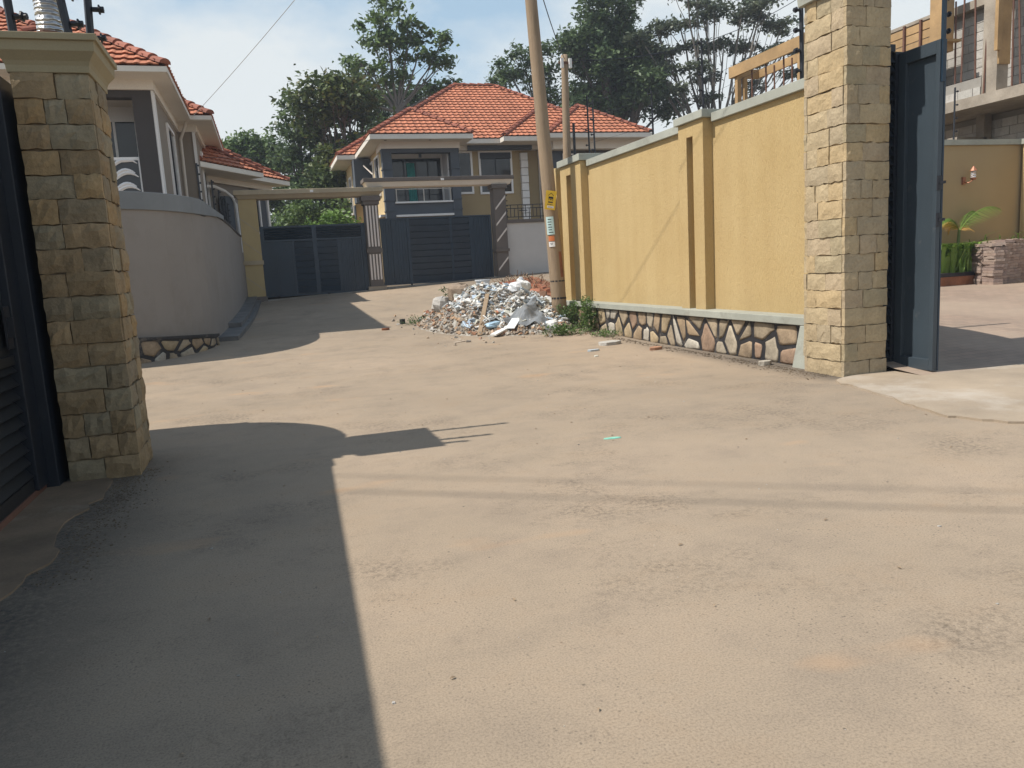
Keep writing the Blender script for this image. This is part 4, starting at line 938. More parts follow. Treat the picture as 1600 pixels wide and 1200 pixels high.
# ------------------------------------------------------------------ rubble heap
def heap_h(x, y):
    dx, dy = (x - 5.45) / 2.2, (y - 17.9) / 3.0
    if dx > 0: dx *= 1.55
    r = math.hypot(dx, dy); h = max(0, 1 - r ** 1.55) * .80
    ridge = .35 * math.exp(-((x - 4.5) ** 2 / .5 + (y - 17) ** 2 / .5))
    return h + (ridge * min(1, h * 4)) + .05 * math.sin(x * 7 + y * 3) * min(1, h * 5) + .05 * math.sin(x * 13 - y * 9) * min(1, h * 5)
hp = sheet('rubble_mound', lin(2.9, 6.5, 56), lin(14.5, 21.1, 80), lambda x, y: G(x, y) - .012 + heap_h(x, y) * (1 + random.uniform(-.05, .05)), 'rub_base', 'stuff')
tag(hp, 'mound of dumped builders rubble and dirt at the foot of the leaning pole', 'rubble')
def chips(name, mat, n, region, size, flat, label, seed, cat='rubble'):
    r = random.Random(seed); m3 = MB()
    k = 0
    while k < n:
        x, y = r.uniform(2.9, 6.5), r.uniform(14.3, 21); h = heap_h(x, y)
        if not region(x, y, h, r): continue
        k += 1
        s = size[0] + (size[1] - size[0]) * r.random() ** 2.5; z = G(x, y) + h
        R3 = Matrix.Rotation(r.uniform(0, 6.3), 3, 'Z') @ Matrix.Rotation(r.uniform(-.9, .9), 3, 'X') @ Matrix.Rotation(r.uniform(-.9, .9), 3, 'Y')
        a, b, c = s * r.uniform(.6, 1.3), s * r.uniform(.4, .9), s * r.uniform(*flat)
        q = [Vector((sx * a * r.uniform(.6, 1), sy * b * r.uniform(.6, 1), sz * c * r.uniform(.6, 1))) / 2 for sx, sy, sz in ((-1, -1, -1), (1, -1, -1), (1, 1, -1), (-1, 1, -1), (-1, -1, 1), (1, -1, 1), (1, 1, 1), (-1, 1, 1))]
        m3.hexa([R3 @ v + Vector((x, y, z + s * .06)) for v in q])
    return tag(m3.build(name, mat, kind='stuff'), label, cat)
chips('rubble_chips', 'rub_grey', 4600, lambda x, y, h, r: h > .03 or r.random() < .02, (.018, .13), (.25, .7), 'grey broken concrete chips scattered over the heap', 1)
chips('rubble_chips', 'rub_tan', 2200, lambda x, y, h, r: (h > .03 and (x < 4.7 or y < 16)) or r.random() < .015, (.018, .12), (.25, .6), 'tan earthy chips on the left skirt of the heap', 2)
chips('plaster_scraps', 'rub_white', 3200, lambda x, y, h, r: h > .12 and x > 3.9 and r.random() < h + .35, (.03, .24), (.04, .28), 'white plaster and plastic scraps covering the top of the heap', 3)
chips('brick_bits', 'brickred', 260, lambda x, y, h, r: h > .1 and y > 18.5 or (h > .05 and r.random() < .05), (.05, .18), (.3, .6), 'broken red brick bits towards the back of the heap', 4)
def lump(name, mat, c, s, label, cat, seed, group=None, rz=None):
    r = random.Random(seed); m3 = MB(); R3 = Matrix.Rotation(r.uniform(0, 6) if rz is None else rz, 3, 'Z') @ Matrix.Rotation(r.uniform(-.25, .25), 3, 'X')
    vs = []; nu, nv = 9, 6
    for j in range(nv + 1):
        for i in range(nu):
            th_ = pi * j / nv; ph = 2 * pi * i / nu; v = Vector((math.sin(th_) * cos(ph), math.sin(th_) * sin(ph), cos(th_)))
            v = Vector((math.copysign(abs(v.x) ** .7, v.x), math.copysign(abs(v.y) ** .7, v.y), math.copysign(abs(v.z) ** .7, v.z))) * r.uniform(.86, 1.1)
            vs.append(R3 @ Vector((v.x * s[0], v.y * s[1], v.z * s[2])) + Vector(c))
    fs = [(j * nu + i, (j + 1) * nu + i, (j + 1) * nu + (i + 1) % nu, j * nu + (i + 1) % nu) for j in range(nv) for i in range(nu)]
    m3.add(vs, fs); return tag(recenter(m3.build(name, mat)), label, cat, group)
hz = lambda x, y: G(x, y) + heap_h(x, y)
lump('concrete_lump', 'rub_grey', (3.95, 18.3, hz(3.95, 18.3) + .10), (.30, .22, .19), 'squat tan concrete lump at the upper left of the heap', 'rubble', 1)
lump('concrete_lump', 'rub_tan', (4.35, 18.0, hz(4.35, 18.0) + .12), (.30, .20, .21), 'tilted angular concrete lump beside the blue bag on the heap', 'rubble', 2)
lump('plastic_bag', 'plastic_b', (4.75, 18.1, hz(4.75, 18.1) + .10), (.22, .18, .13), 'crumpled pale blue plastic bag on the heap', 'bag', 3)
lump('plastic_bag', 'plastic_w', (6.3, 19.3, hz(6.3, 19.3) + .42), (.12, .1, .14), 'knotted white plastic bag at the back of the heap', 'bag', 4)
lump('plastic_bag', 'plastic_w', (5.5, 17.1, hz(5.5, 17.1) + .10), (.25, .17, .13), 'large crumpled white sack in the middle of the heap', 'bag', 5)
lump('plastic_bag', 'plastic_b', (4.45, 15.7, hz(4.45, 15.7) + .06), (.12, .18, .07), 'small bright blue packet low on the heap front', 'bag', 6)
lump('plaster_lump', 'rub_white', (5.6, 15.2, hz(5.6, 15.2) + .08), (.17, .12, .10), 'off white plaster lump at the heap foot near the pole', 'rubble', 7)
lump('plaster_lump', 'rub_white', (6.0, 18.2, hz(6.0, 18.2) + .12), (.22, .2, .14), 'pale plaster lump high on the heap behind the grey sack', 'rubble', 8)
bk = thing('plastic_bucket', (5.35, 19.6, hz(5.35, 19.6) + .1), 'dented white plastic bucket standing on the back of the heap', 'bucket')
MB().tube([(5.35, 19.6, hz(5.35, 19.6) + .05), (5.35, 19.6, hz(5.35, 19.6) + .36)], [.15, .19], 16).build('body', 'plastic_w', bk, smooth=False); MB().tube([(5.35, 19.6, hz(5.35, 19.6) + .34), (5.35, 19.6, hz(5.35, 19.6) + .375)], .205, 16).build('rim', 'plastic_w', bk)
# draped grey sack
def sack():
    m3 = MB(); n = 22; idx = {}; vs = []; P = [(4.62, 15.6), (5.50, 15.05), (5.62, 16.3)]
    for i in range(n + 1):
        for j in range(n + 1 - i):
            a, b = i / n, j / n; x = P[0][0] * (1 - a - b) + P[1][0] * a + P[2][0] * b; y = P[0][1] * (1 - a - b) + P[1][1] * a + P[2][1] * b
            x += .05 * math.sin(9 * a + 3) * (1 - b) * (j < 2) + .04 * math.sin(14 * b) * (i + j > n - 2); y += .06 * math.sin(11 * a) * (j < 2)
            f = .035 * math.sin(a * 11 + b * 9 + 2 * math.sin(b * 5)) + .025 * math.sin(a * 21 - b * 6 + 3 * math.sin(a * 4)) + .02 * math.sin(b * 17 + a * 5) + random.uniform(-.012, .012)
            idx[i, j] = len(vs); vs.append((x, y, G(x, y) + heap_h(x, y) + .08 + f * .6 + .06 * b))
    fs = []
    for i in range(n):
        for j in range(n - i):
            fs.append((idx[i, j], idx[i + 1, j], idx[i, j + 1]))
            if i + j < n - 1: fs.append((idx[i + 1, j], idx[i + 1, j + 1], idx[i, j + 1]))
    m3.add(vs, fs); o = m3.build('grey_sack', 'tarp'); q = o.modifiers.new('thick', 'SOLIDIFY'); q.thickness = .012
    return tag(recenter(o), 'grey woven sack draped down the right side of the heap', 'sack')
sack()
def plank(name, mat, a, b, w, t_, label, cat='board', group=None):
    a, b = Vector(a), Vector(b); d = (b - a).normalized(); s_ = d.cross(Vector((0, 0, 1))).normalized() * w / 2; n_ = s_.cross(d).normalized() * t_
    return tag(recenter(MB().hexa([a - s_, a + s_, b + s_, b - s_, a - s_ + n_, a + s_ + n_, b + s_ + n_, b - s_ + n_]).build(name, mat)), label, cat, group)
plank('broken_plank', 'pole', (4.1, 15.55, hz(4.1, 15.55) + .03), (4.62, 16.6, hz(4.62, 16.6) + .12), .09, -.03, 'broken timber batten lying down the front of the heap')
plank('broken_board', 'rub_white', (4.3, 15.2, .13), (4.75, 15.5, .26), .16, -.03, 'white board scrap at the foot of the heap')
plank('broken_board', 'plastic_w', (4.7, 15.3, .22), (4.95, 15.6, .40), .20, -.02, 'square white panel scrap low on the heap front')
plank('broken_tile', 'rub_grey', (3.4, 14.9, .06), (3.62, 14.92, .08), .12, -.02, 'flat grey tile chip on the road left of the heap')
# dark earth pile further back
m3 = sheet('earth_pile', lin(6.0, 9.0, 30), lin(20.5, 23.5, 24), lambda x, y: G(x, y) - .02 + .55 * max(0, 1 - math.hypot((x - 7.4) / 1.5, (y - 22) / 1.3) ** 1.3) * (1 + random.uniform(-.12, .12)), 'redsoil', 'stuff')
tag(m3, 'low pile of red earth and dry sticks in front of the pale wall', 'earth')
st = MB(); r = random.Random(5)
for k in range(320):
    x, y = 7.2 + r.gauss(0, .5), 22 + r.gauss(0, .45); z = G(x, y) + .45 * max(0, 1 - math.hypot((x - 7.4) / 1.5, (y - 22) / 1.3)); d = Vector((r.uniform(-1, 1), r.uniform(-1, 1), r.uniform(-.1, .6))).normalized() * r.uniform(.15, .45)
    st.tube([Vector((x, y, z)), Vector((x, y, z + .05)) + d], .010, 3)
tag(st.build('dry_sticks', 'pole', kind='stuff'), 'tangle of dry sticks on the red earth pile', 'sticks')
bb = MB()
for k in range(110):
    x, y = 6.6 + r.gauss(0, .8), 21.5 + r.gauss(0, .6); z = G(x, y) + .42 * max(0, 1 - math.hypot((x - 7.2) / 1.8, (y - 22) / 1.5)) + .03; s = r.uniform(.05, .16)
    bb.hexa([Vector((x, y, z)) + Matrix.Rotation(k, 3, 'Z') @ Matrix.Rotation(k * .7, 3, 'X') @ Vector((a * s, b * s * .6, c * s * .5)) for a, b, c in ((-1, -1, -1), (1, -1, -1), (1, 1, -1), (-1, 1, -1), (-1, -1, 1), (1, -1, 1), (1, 1, 1), (-1, 1, 1))])
tag(bb.build('brick_bits', 'brickred', kind='stuff'), 'broken brick bits around the red earth pile', 'rubble')

# loose things on the road
def slabstone(x, y, sx, sy, sz, label, mat='rub_tan', rz=.2, seed=3, name='flat_stone', cat='stone'):
    r = random.Random(seed); pl = [(sx / 2 * cos(a) * r.uniform(.8, 1.1), sy / 2 * sin(a) * r.uniform(.8, 1.1)) for a in lin(0, 2 * pi * .9, 8)]
    q = [(x + a * cos(rz) - b * sin(rz), y + a * sin(rz) + b * cos(rz)) for a, b in pl]
    return tag(recenter(MB().prism(q, G(x, y) - .01, G(x, y) + sz).build(name, mat, bevel=.006)), label, cat)
slabstone(5.72, 12.6, .52, .34, .055, 'flat broken slab on the road in front of the stone plinth', 'block', .3)
slabstone(5.98, 11.35, .28, .18, .045, 'small square slab chip right of the larger slab by the plinth', 'rub_tan', .4, 5)
slabstone(5.10, 11.9, .24, .10, .03, 'white flattened scrap on the road left of the plinth slabs', 'rub_white', .1, 6, 'paper_scrap', 'litter')
slabstone(4.85, 11.2, .10, .06, .02, 'tiny white chip on the road', 'rub_white', .5, 7, 'paper_scrap', 'litter')
slabstone(6.22, 8.72, .22, .13, .06, 'pale stone lying at the foot of the plinth by the end block', 'rock', .1, 8, 'loose_stone')
w = slabstone(2.66, 5.87, .17, .06, .008, 'mint green crumpled wrapper lying on the road', 'mintbag', -.1, 9, 'wrapper', 'litter')
slabstone(3.05, 18.9, .15, .12, .12, 'dark stone on the road left of the heap', 'black', .1, 10, 'loose_stone')
slabstone(2.5, 18.0, .2, .1, .05, 'brown clod on the road left of the dark stone', 'redsoil', .1, 11, 'clod', 'clod')
gv = MB(); r = random.Random(8)
def pebble(x, y, s, m_=None):
    z = G(x, y) if x < 6.9 else GY(x, y); q = []
    for a, b, c in ((-1, -1, -1), (1, -1, -1), (1, 1, -1), (-1, 1, -1), (-1, -1, 1), (1, -1, 1), (1, 1, 1), (-1, 1, 1)): q.append((x + a * s * r.uniform(.5, 1), y + b * s * r.uniform(.5, 1), z + (c + .6) * s * .5 * r.uniform(.6, 1)))
    (m_ or gv).hexa(q)
for k in range(520): pebble(r.choice((-.5, 1, 2.5, 4.5)) + r.gauss(0, 1.1), r.uniform(1.0, 16) , .002 + .007 * r.random() ** 4)
tag(gv.build('loose_grit', 'rub_grey', kind='stuff'), 'loose grit and pebbles scattered over the road', 'grit')
gd = MB()
for k in range(2600):
    f = r.random(); x = -1.32 + r.gauss(0, .10) + .1 + (.25 * max(0, f - .75)); y = 4.3 + 2.6 * f ** .7; pebble(x, y, .0015 + .006 * r.random() ** 3, gd)
for k in range(900): pebble(6.28 - abs(r.gauss(0, .16)), r.uniform(7.4, 9.3), .002 + .009 * r.random() ** 3, gd)
for k in range(700): pebble(6.30 - abs(r.gauss(0, .1)), r.uniform(9.3, 15.3), .004 + .012 * r.random() ** 2, gd)
tag(gd.build('asphalt_crumbs', 'terr', kind='stuff'), 'dark asphalt crumbs along the pavement edges by the pillars', 'grit')
lv = MB()
for k in range(150):
    x, y = r.uniform(-1, 6), r.uniform(2.2, 15); s = r.uniform(.006, .018); a = r.uniform(0, 6); z = G(x, y) + .004
    lv.add([(x, y, z), (x + s * cos(a), y + s * sin(a), z + .006), (x + 2 * s * cos(a + .4), y + 2 * s * sin(a + .4), z + .002), (x + s * cos(a + .9), y + s * sin(a + .9), z + .007)], [(0, 1, 2, 3)])
tag(lv.build('fallen_leaves', 'pole', kind='stuff'), 'tiny dry leaf bits scattered on the road', 'leaves')

# ------------------------------------------------------------------ right yard: wall, lamp, planter, pavers
bw = thing('back_wall', (15.5, 14.1, .5), 'plain ochre yard wall with grey coping behind the open gate', 'wall')
part('render', 'housewall', bw, (8.5, 14.0, .3, 17.1, 14.2, 3.60)); part('coping', 'graycap', bw, (8.45, 13.94, 3.602, 17.2, 14.26, 3.72))
sw = thing('side_wall', (17.0, 12, .5), 'sunlit yellow return wall at the far right of the yard', 'wall')
part('render', 'roughcast', sw, (16.92, 9, .3, 17.12, 13.935, 3.60)); part('coping', 'graycap', sw, (16.86, 9, 3.602, 17.18, 13.93, 3.72))
wlm = thing('wall_lantern', (15.33, 13.98, 2.8), 'small copper lantern mounted on the yard wall', 'lamp')
part('back_plate', 'copper', wlm, (15.20, 13.95, 2.74, 15.28, 13.998, 2.90)); MB().tube([(15.24, 13.95, 2.79), (15.26, 13.86, 2.76), (15.34, 13.82, 2.82)], .014, 6).build('bracket', 'copper', wlm)
MB().tube([(15.35, 13.82, 2.86), (15.35, 13.82, 3.02)], .055, 8).build('glass_body', 'lantern', wlm); MB().tube([(15.35, 13.82, 3.02), (15.35, 13.82, 3.03), (15.35, 13.82, 3.12)], [.08, .075, .012], 8).build('hood', 'copper', wlm); MB().tube([(15.35, 13.82, 2.82), (15.35, 13.82, 2.86)], [.04, .07], 8).build('lantern_base', 'copper', wlm)
electric_post(15.05, 14.1, 3.72, 1.15, 'black electric fence post on the yard wall behind the open gate', n=4, side=(1, -.3))
pl = thing('planter', (13.9, 13.7, .5), 'low dark planter bed with soil against the yard wall', 'planter')
part('kerb', 'redsoil', pl, (12.2, 13.2, .35, 15.5, 13.32, .72)); part('soil', 'soil', pl, (12.2, 13.32, .35, 15.5, 13.98, .80)); part('liner', 'blackmetal', pl, (12.2, 13.19, .722, 15.5, 13.36, .80))
# pavers, stacked
pa = radians(20); pe = Vector((14.55, 12.45, 0)); ux_, uy_ = Vector((cos(pa), sin(pa), 0)), Vector((-sin(pa) * -1, cos(pa), 0))
uy_ = Vector((.30, .954, 0)); ux_ = Vector((.95, .38, 0)).normalized()
def paver_mesh(seed):
    r = random.Random(seed); m3 = MB(); a, b, c = .20, .10, .028
    pts = [(-a, -b), (-a * .33, -b * 1.12), (a * .33, -b * .88), (a, -b), (a, b), (a * .33, b * .88), (-a * .33, b * 1.12), (-a, b)]
    n = len(pts); me = bpy.data.meshes.new('paver'); me.from_pydata([(x, y, 0) for x, y in pts] + [(x, y, 2 * c) for x, y in pts], [], [tuple(reversed(range(n))), tuple(range(n, 2 * n))] + [(i, (i + 1) % n, n + (i + 1) % n, n + i) for i in range(n)]); me.materials.append(M['paver']); me.update(); return me
pm = paver_mesh(1); r = random.Random(4); ang = math.atan2(uy_.y, uy_.x)
for i in range(8):
    for j in range(2):
        top = 14 if i < 3 else 15
        for k in range(top):
            p_ = pe + ux_ * (.10 + i * .215) + uy_ * (.22 + j * .42) + Vector((r.uniform(-.02, .02), r.uniform(-.02, .02), GY(14.5, 13) + k * .0605))
            o = place(pm, 'paver', None, p_, (0, 0, ang + r.uniform(-.06, .06)))
            if k == top - 1: o.rotation_euler = (r.uniform(-.08, .08), r.uniform(-.1, .1), ang + r.uniform(-.4, .4)); o.location.z += .015
            tag(o, 'grey-pink concrete paver in the long stack beside the planter', 'paver', 'pavers stacked beside the planter')

# ------------------------------------------------------------------ unfinished building and formwork
ub = thing('unfinished_building', (19, 18, .5), 'unfinished concrete block building with bare rebars and timber props behind the yard wall', 'building')
BX = 17.0
part('floor_slab', 'conc', ub, (BX, 13.0, 4.72, 26, 20, 4.98)); part('ground_beam', 'conc', ub, (BX + .4, 13.0, 3.75, 26, 13.3, 4.0), (BX + .4, 16.2, 3.9, 18.4, 16.5, 4.15))
part('column', 'conc', ub, (BX + .1, 14.85, 4.98, BX + .45, 15.25, 8.5)); part('column', 'conc', ub, (BX + 1.3, 16.2, .5, BX + 1.55, 16.45, 4.72)); part('column', 'conc', ub, (BX + .1, 13.2, .5, BX + .4, 13.5, 4.72))
part('ring_beam', 'conc', ub, (BX + .8, 13.0, 7.30, BX + 1.25, 20, 7.5))
def blockwall(parent, x, y0, y1, z0, z1, bh=.22, bl=.44, along='y', skip=lambda c, z: False):
    m3 = MB(); m3.box(*( (x + .02, y0, z0, x + .14, y1, z1) if along == 'y' else (y0, x + .02, z0, y1, x + .14, z1))); m3.build('mortar_bed', 'blockmortar', parent)
    rows = int((z1 - z0) / bh)
    for j in range(rows):
        s = y0 + (0 if j % 2 else -bl / 2)
        while s < y1:
            a, b = max(s, y0), min(s + bl, y1); s += bl
            if b - a < .08 or skip((a + b) / 2, z0 + j * bh): continue
            z = z0 + j * bh; e = random.uniform(-.006, .006)
            (MB().box(x + e, a + .008, z + .008, x + .16, b - .008, z + bh - .008) if along == 'y' else MB().box(a + .008, x + e, z + .008, b - .008, x + .16, z + bh - .008)).build('block', 'block', parent)
blockwall(ub, BX + 1.02, 13.2, 19.0, 4.98, 7.3)
blockwall(ub, BX + 1.6, 13.3, 19.0, .6, 4.70, skip=lambda c, z: z < 2.8)
blockwall(ub, BX + .12, 15.3, 17.0, 4.98, 5.42)
blockwall(ub, 13.4, BX + .5, BX + 2.4, 3.2, 4.70, along='x')
for k, (y, dx, z1, dr) in enumerate([(15.9, .15, 7.6, .1), (15.6, .3, 7.6, -.05), (15.15, .05, 7.7, .15), (14.6, .3, 7.6, .0), (14.3, .2, 7.2, -.1), (16.3, .4, 7.5, 0), (13.9, .3, 7.4, .1)]):
    MB().tube([(BX + dx, y, 4.98), (BX + dx + dr, y + .05, z1)], .022, 6).build('rebar', 'rebar', ub)
MB().box(BX - .02, 14.75, 5.9, BX + .10, 14.84, 8).build('shutter_board', 'timber', ub); MB().box(BX + .1, 14.80, 5.6, BX + .45, 14.845, 8).build('shutter_board', 'timber', ub)
MB().box(BX + .5, 13.15, .6, BX + .6, 13.25, 3.7).build('prop', 'timber', ub); MB().box(BX + .9, 14.3, .6, BX + 1.0, 14.4, 4.7).build('prop', 'timber', ub)
fb = thing('formwork', (17, 18, 5), 'timber beam formwork with column box rising above the open gate', 'formwork')
for k in range(3): MB().box(BX, 16.75, 6.55 + k * .22, BX + .04, 18.9, 6.75 + k * .22 + random.uniform(-.01, .01)).build('board', 'timber', fb)
for k in range(4): MB().box(BX - .06, 17.0 + k * .55, 6.35, BX - .002, 17.06 + k * .55, 7.25).build('batten', 'rebar', fb)
MB().box(BX - .05, 16.35, 6.3, BX + .35, 16.72, 8.3).build('column_box', 'timber', fb); MB().box(BX - .12, 16.2, 6.5, BX + .45, 16.34, 6.56).build('yoke', 'timber', fb); MB().box(BX - .02, 16.75, 5.2, BX + .35, 18.9, 6.5).build('beam', 'conc', fb)
MB().box(BX, 16.75, 7.22, BX + .15, 19.5, 7.3).build('top_rail', 'conc', fb)
tf_ = thing('timber_scaffold', (10.6, 14.7, 3), 'light timber frame with steel rods standing above the yellow wall', 'formwork')
part('beam_side', 'timber', tf_, (10.45, 13.45, 5.42, 10.50, 15.95, 5.66)); part('beam_side', 'timber', tf_, (11.15, 13.45, 5.42, 11.2, 15.95, 5.60)); part('cross_board', 'timber', tf_, (10.50, 15.8, 5.40, 11.15, 15.85, 5.6)); part('cross_board', 'timber', tf_, (10.46, 13.36, 5.25, 11.4, 13.44, 5.68))
part('post', 'timber', tf_, (10.5, 15.68, .5, 10.6, 15.79, 5.42)); part('post', 'timber', tf_, (10.64, 15.62, .5, 10.72, 15.70, 5.40)); part('post', 'timber', tf_, (10.5, 13.5, .5, 10.62, 13.62, 5.42)); part('post', 'timber', tf_, (10.68, 13.46, .5, 10.84, 13.6, 5.25)); part('post', 'timber', tf_, (11.1, 14.2, .5, 11.2, 14.3, 5.42))
for y in (14.1, 14.7, 15.2): MB().tube([(10.55, y, 3), (10.57, y + .04, 5.6)], .02, 5).build('rod', 'rebar', tf_)
for y in (14.4, 15.0): MB().tube([(11.0, y, 3), (11.0, y + .04, 5.5)], .02, 5).build('rod', 'rebar', tf_)

# ------------------------------------------------------------------ vegetation
def leaf_mesh(name, pts, size, mat, parent, up_bias=.5, aspect=.5, **kw):
    n = len(pts); pts = np.asarray(pts, dtype=np.float64)
    d = rng.normal(size=(n, 3)); d[:, 2] = d[:, 2] * .6 - .25; d /= np.linalg.norm(d, axis=1)[:, None]
    nrm = rng.normal(size=(n, 3)); nrm[:, 2] = np.abs(nrm[:, 2]) + up_bias * 1.5
    s = np.cross(d, nrm); s /= np.linalg.norm(s, axis=1)[:, None] + 1e-9
    up = np.cross(s, d)
    sz = (size * rng.uniform(.6, 1.35, n))[:, None]
    a = pts - d * sz * .5; c = pts + d * sz * .5; b = pts + s * sz * aspect * .5 + up * sz * .08; e = pts - s * sz * aspect * .5 + up * sz * .08
    V = np.stack([a, b, c, e], 1).reshape(-1, 3)
    if parent is not None: V = V - np.array(parent.location)
    me = bpy.data.meshes.new(name); me.vertices.add(4 * n); me.vertices.foreach_set('co', V.ravel().astype(np.float32))
    me.loops.add(4 * n); me.loops.foreach_set('vertex_index', np.arange(4 * n, dtype=np.int32)); me.polygons.add(n); me.polygons.foreach_set('loop_start', np.arange(0, 4 * n, 4, dtype=np.int32)); me.polygons.foreach_set('loop_total', np.full(n, 4, np.int32))
    me.update(); me.validate(); me.materials.append(M[mat])
    o = bpy.data.objects.new(name, me); COL.objects.link(o)
    if parent is not None: o.parent = parent
    for k, v in kw.items(): o[k] = v
    return o
def limb(mb, a, b, r0, r1, n=5, wob=.06):
    a, b = Vector(a), Vector(b); L_ = (b - a).length; pts = []
    for k in range(n + 1):
        f = k / n; q = a.lerp(b, f); q.z += L_ * .10 * math.sin(pi * f) * -.6
        if 0 < k < n: q += Vector((random.uniform(-1, 1), random.uniform(-1, 1), random.uniform(-1, 1))) * wob * L_ * .3
        pts.append(q)
    mb.tube(pts, [r0 + (r1 - r0) * k / n for k in range(n + 1)], 6, cap=False); return pts
def tree(name, base, blobs, mat, label, trunk_r=.25, leaf=.3, clump=.55, per=26, dens=1.0, bark='bark', fork=None, cat='tree', group=None, flat=.7, aspect=.5, twig=True):
    """blobs: (x,y,z,rx,ry,rz)"""
    th = thing(name, base, label, cat, group)
    B = Vector(base); tm = MB(); bm_ = MB()
    cx = sum(b[0] for b in blobs) / len(blobs); cy = sum(b[1] for b in blobs) / len(blobs); zmin = min(b[2] - b[5] for b in blobs); zm = sum(b[2] for b in blobs) / len(blobs)
    fk = Vector(fork) if fork else Vector((B.x * .4 + cx * .6, B.y * .4 + cy * .6, B.z + (zmin - B.z) * .8 + .3))
    limb(tm, B - Vector((0, 0, .2)), fk, trunk_r, trunk_r * .6, 6, .03)
    pts = []
    for (x, y, z, rx, ry, rz) in blobs:
        c = Vector((x, y, z)); lp_ = limb(tm, fk, c, trunk_r * .45, trunk_r * .14, 6)
        vol = rx * ry * rz; nc = max(6, int(dens * 6.5 * (vol ** .67) / (clump ** 1.6)))
        for _ in range(nc):
            d = rng.normal(size=3); d /= np.linalg.norm(d); rr_ = rng.uniform(.35, 1.0) ** .6
            q = np.array([x, y, z]) + d * np.array([rx, ry, rz]) * rr_ * rng.uniform(.85, 1.12)
            if twig and rng.random() < .35: limb(tm, lp_[random.randint(3, 6)], q, trunk_r * .12, .015, 3)
            m_ = int(per * 1.7 * rng.uniform(.5, 1.5)); cs = clump * rng.uniform(.6, 1.3)
            pts.append(q + rng.normal(size=(m_, 3)) * np.array([cs, cs, cs * flat]) * .55)
    tm.build('trunk', bark, th, smooth=True)
    leaf_mesh('crown', np.concatenate(pts), leaf, mat, th, aspect=aspect)
    return th
def blobs_in(cx, cy, cz, R, n, s, seed):
    r = random.Random(seed); o = []
    for k in range(n):
        a = r.uniform(0, 2 * pi); e = r.uniform(-1, 1); q = r.random() ** .5
        o.append((cx + R[0] * q * cos(a) * math.sqrt(1 - e * e * .6), cy + R[1] * q * sin(a), cz + R[2] * e, s * r.uniform(.7, 1.25), s * r.uniform(.7, 1.25), s * r.uniform(.55, .9)))
    return o
# tall broadleaf tree above the middle house's left hip
tree('broadleaf_tree', (8.7, 50, 1), [(8.6, 50, 17.3, 1.3, 1.3, 1.1), (7.5, 50, 16.2, 1.2, 1.3, .9), (9.8, 50, 16.3, 1.4, 1.3, .9), (6.6, 50, 14.6, 1.0, 1.2, .8), (8.6, 50, 15.1, 1.5, 1.3, .9), (10.4, 50, 15.0, 1.0, 1.2, .8), (7.5, 50, 13.6, 1.1, 1.2, .8), (9.4, 50, 13.7, 1.2, 1.2, .7), (11.6, 50, 14.4, .75, .8, .6), (12.3, 50, 12.9, .7, .7, .5), (11.2, 50, 12.7, .7, .7, .5), (5.6, 50, 12.7, 1.1, 1.1, .9), (8.5, 51, 18.4, .9, .9, .7), (12.0, 50, 15.8, .45, .5, .35)], 'leafA', 'tall open broadleaf tree rising above the left side of the tiled roof', .24, leaf=.38, clump=.50, per=22, dens=.42, fork=(8.8, 50, 11.5), bark='barkpale')
tree('bushy_tree', (5.4, 45, 1), blobs_in(5.0, 45, 8.6, (2.3, 1.6, 3.0), 16, 1.25, 3) + [(3.2, 45, 10.9, .8, .8, .8), (4.2, 45, 11.7, .8, .8, .7), (6.2, 46, 11.4, 1.1, 1, .9)], 'leafE', 'dense olive tree directly left of the middle house roof', .3, leaf=.34, clump=.6, per=30, dens=.8)
tree('bushy_tree', (2.6, 47, 1), blobs_in(2.6, 47, 6.8, (1.9, 1.5, 3.2), 14, 1.25, 4) + [(2.4, 47, 11.3, .7, .7, .8), (3.1, 47, 10.2, .9, .9, .8)], 'leafB', 'dark green tree filling the gap above the left double gate', .3, leaf=.32, clump=.6, per=30, dens=.8)
tree('bushy_tree', (-.6, 56, 1), blobs_in(-.2, 56, 8.2, (2.6, 1.5, 2.2), 12, 1.5, 5) + [(-.6, 56, 10.6, 1.2, 1.2, .8)], 'leafA', 'rounded green tree farthest left beyond the small house roof', .3, leaf=.33, clump=.65, per=30, dens=.8)
tree('bushy_tree', (9.5, 54, 1), blobs_in(10, 54, 11.2, (3.2, 1.5, 2.0), 12, 1.4, 6), 'leafB', 'dark evergreen mass behind the left hip of the tiled roof', .3, leaf=.32, clump=.65, per=30, dens=.8)
tree('slender_tree', (18.8, 52, 1), [(16.2, 52, 13.4, 1.1, 1, .7), (16.9, 52, 14.6, 1.1, 1, .8), (17.9, 52, 15.6, 1.1, 1, .7), (19.1, 52, 15.6, 1.0, 1, .7), (18.2, 52, 14.3, .9, .9, .6), (20.0, 52, 14.4, 1, 1, .7), (19.6, 52, 13.0, 1.2, 1, .8), (20.6, 52, 12.2, 1.1, 1, .7)], 'leafB', 'slender tree leaning left with crown behind the leaning pole', .22, leaf=.30, clump=.5, per=26, dens=.8, fork=(19.4, 52, 10.5))
tree('broadleaf_tree', (24.4, 50, 1), blobs_in(24.0, 50, 14.6, (3.1, 2, 3.2), 22, 1.5, 8) + [(22.5, 50, 18, 1.4, 1.2, 1), (24.6, 50, 18.6, 1.6, 1.2, 1.1), (26.6, 50, 14.5, 1.5, 1.2, 1), (27.6, 50, 12, 1.2, 1.2, 1.1), (21.3, 50, 12.2, 1.2, 1, .9)], 'leafB', 'large dark dense tree right of the leaning pole', .35, leaf=.34, clump=.62, per=34, dens=.9)
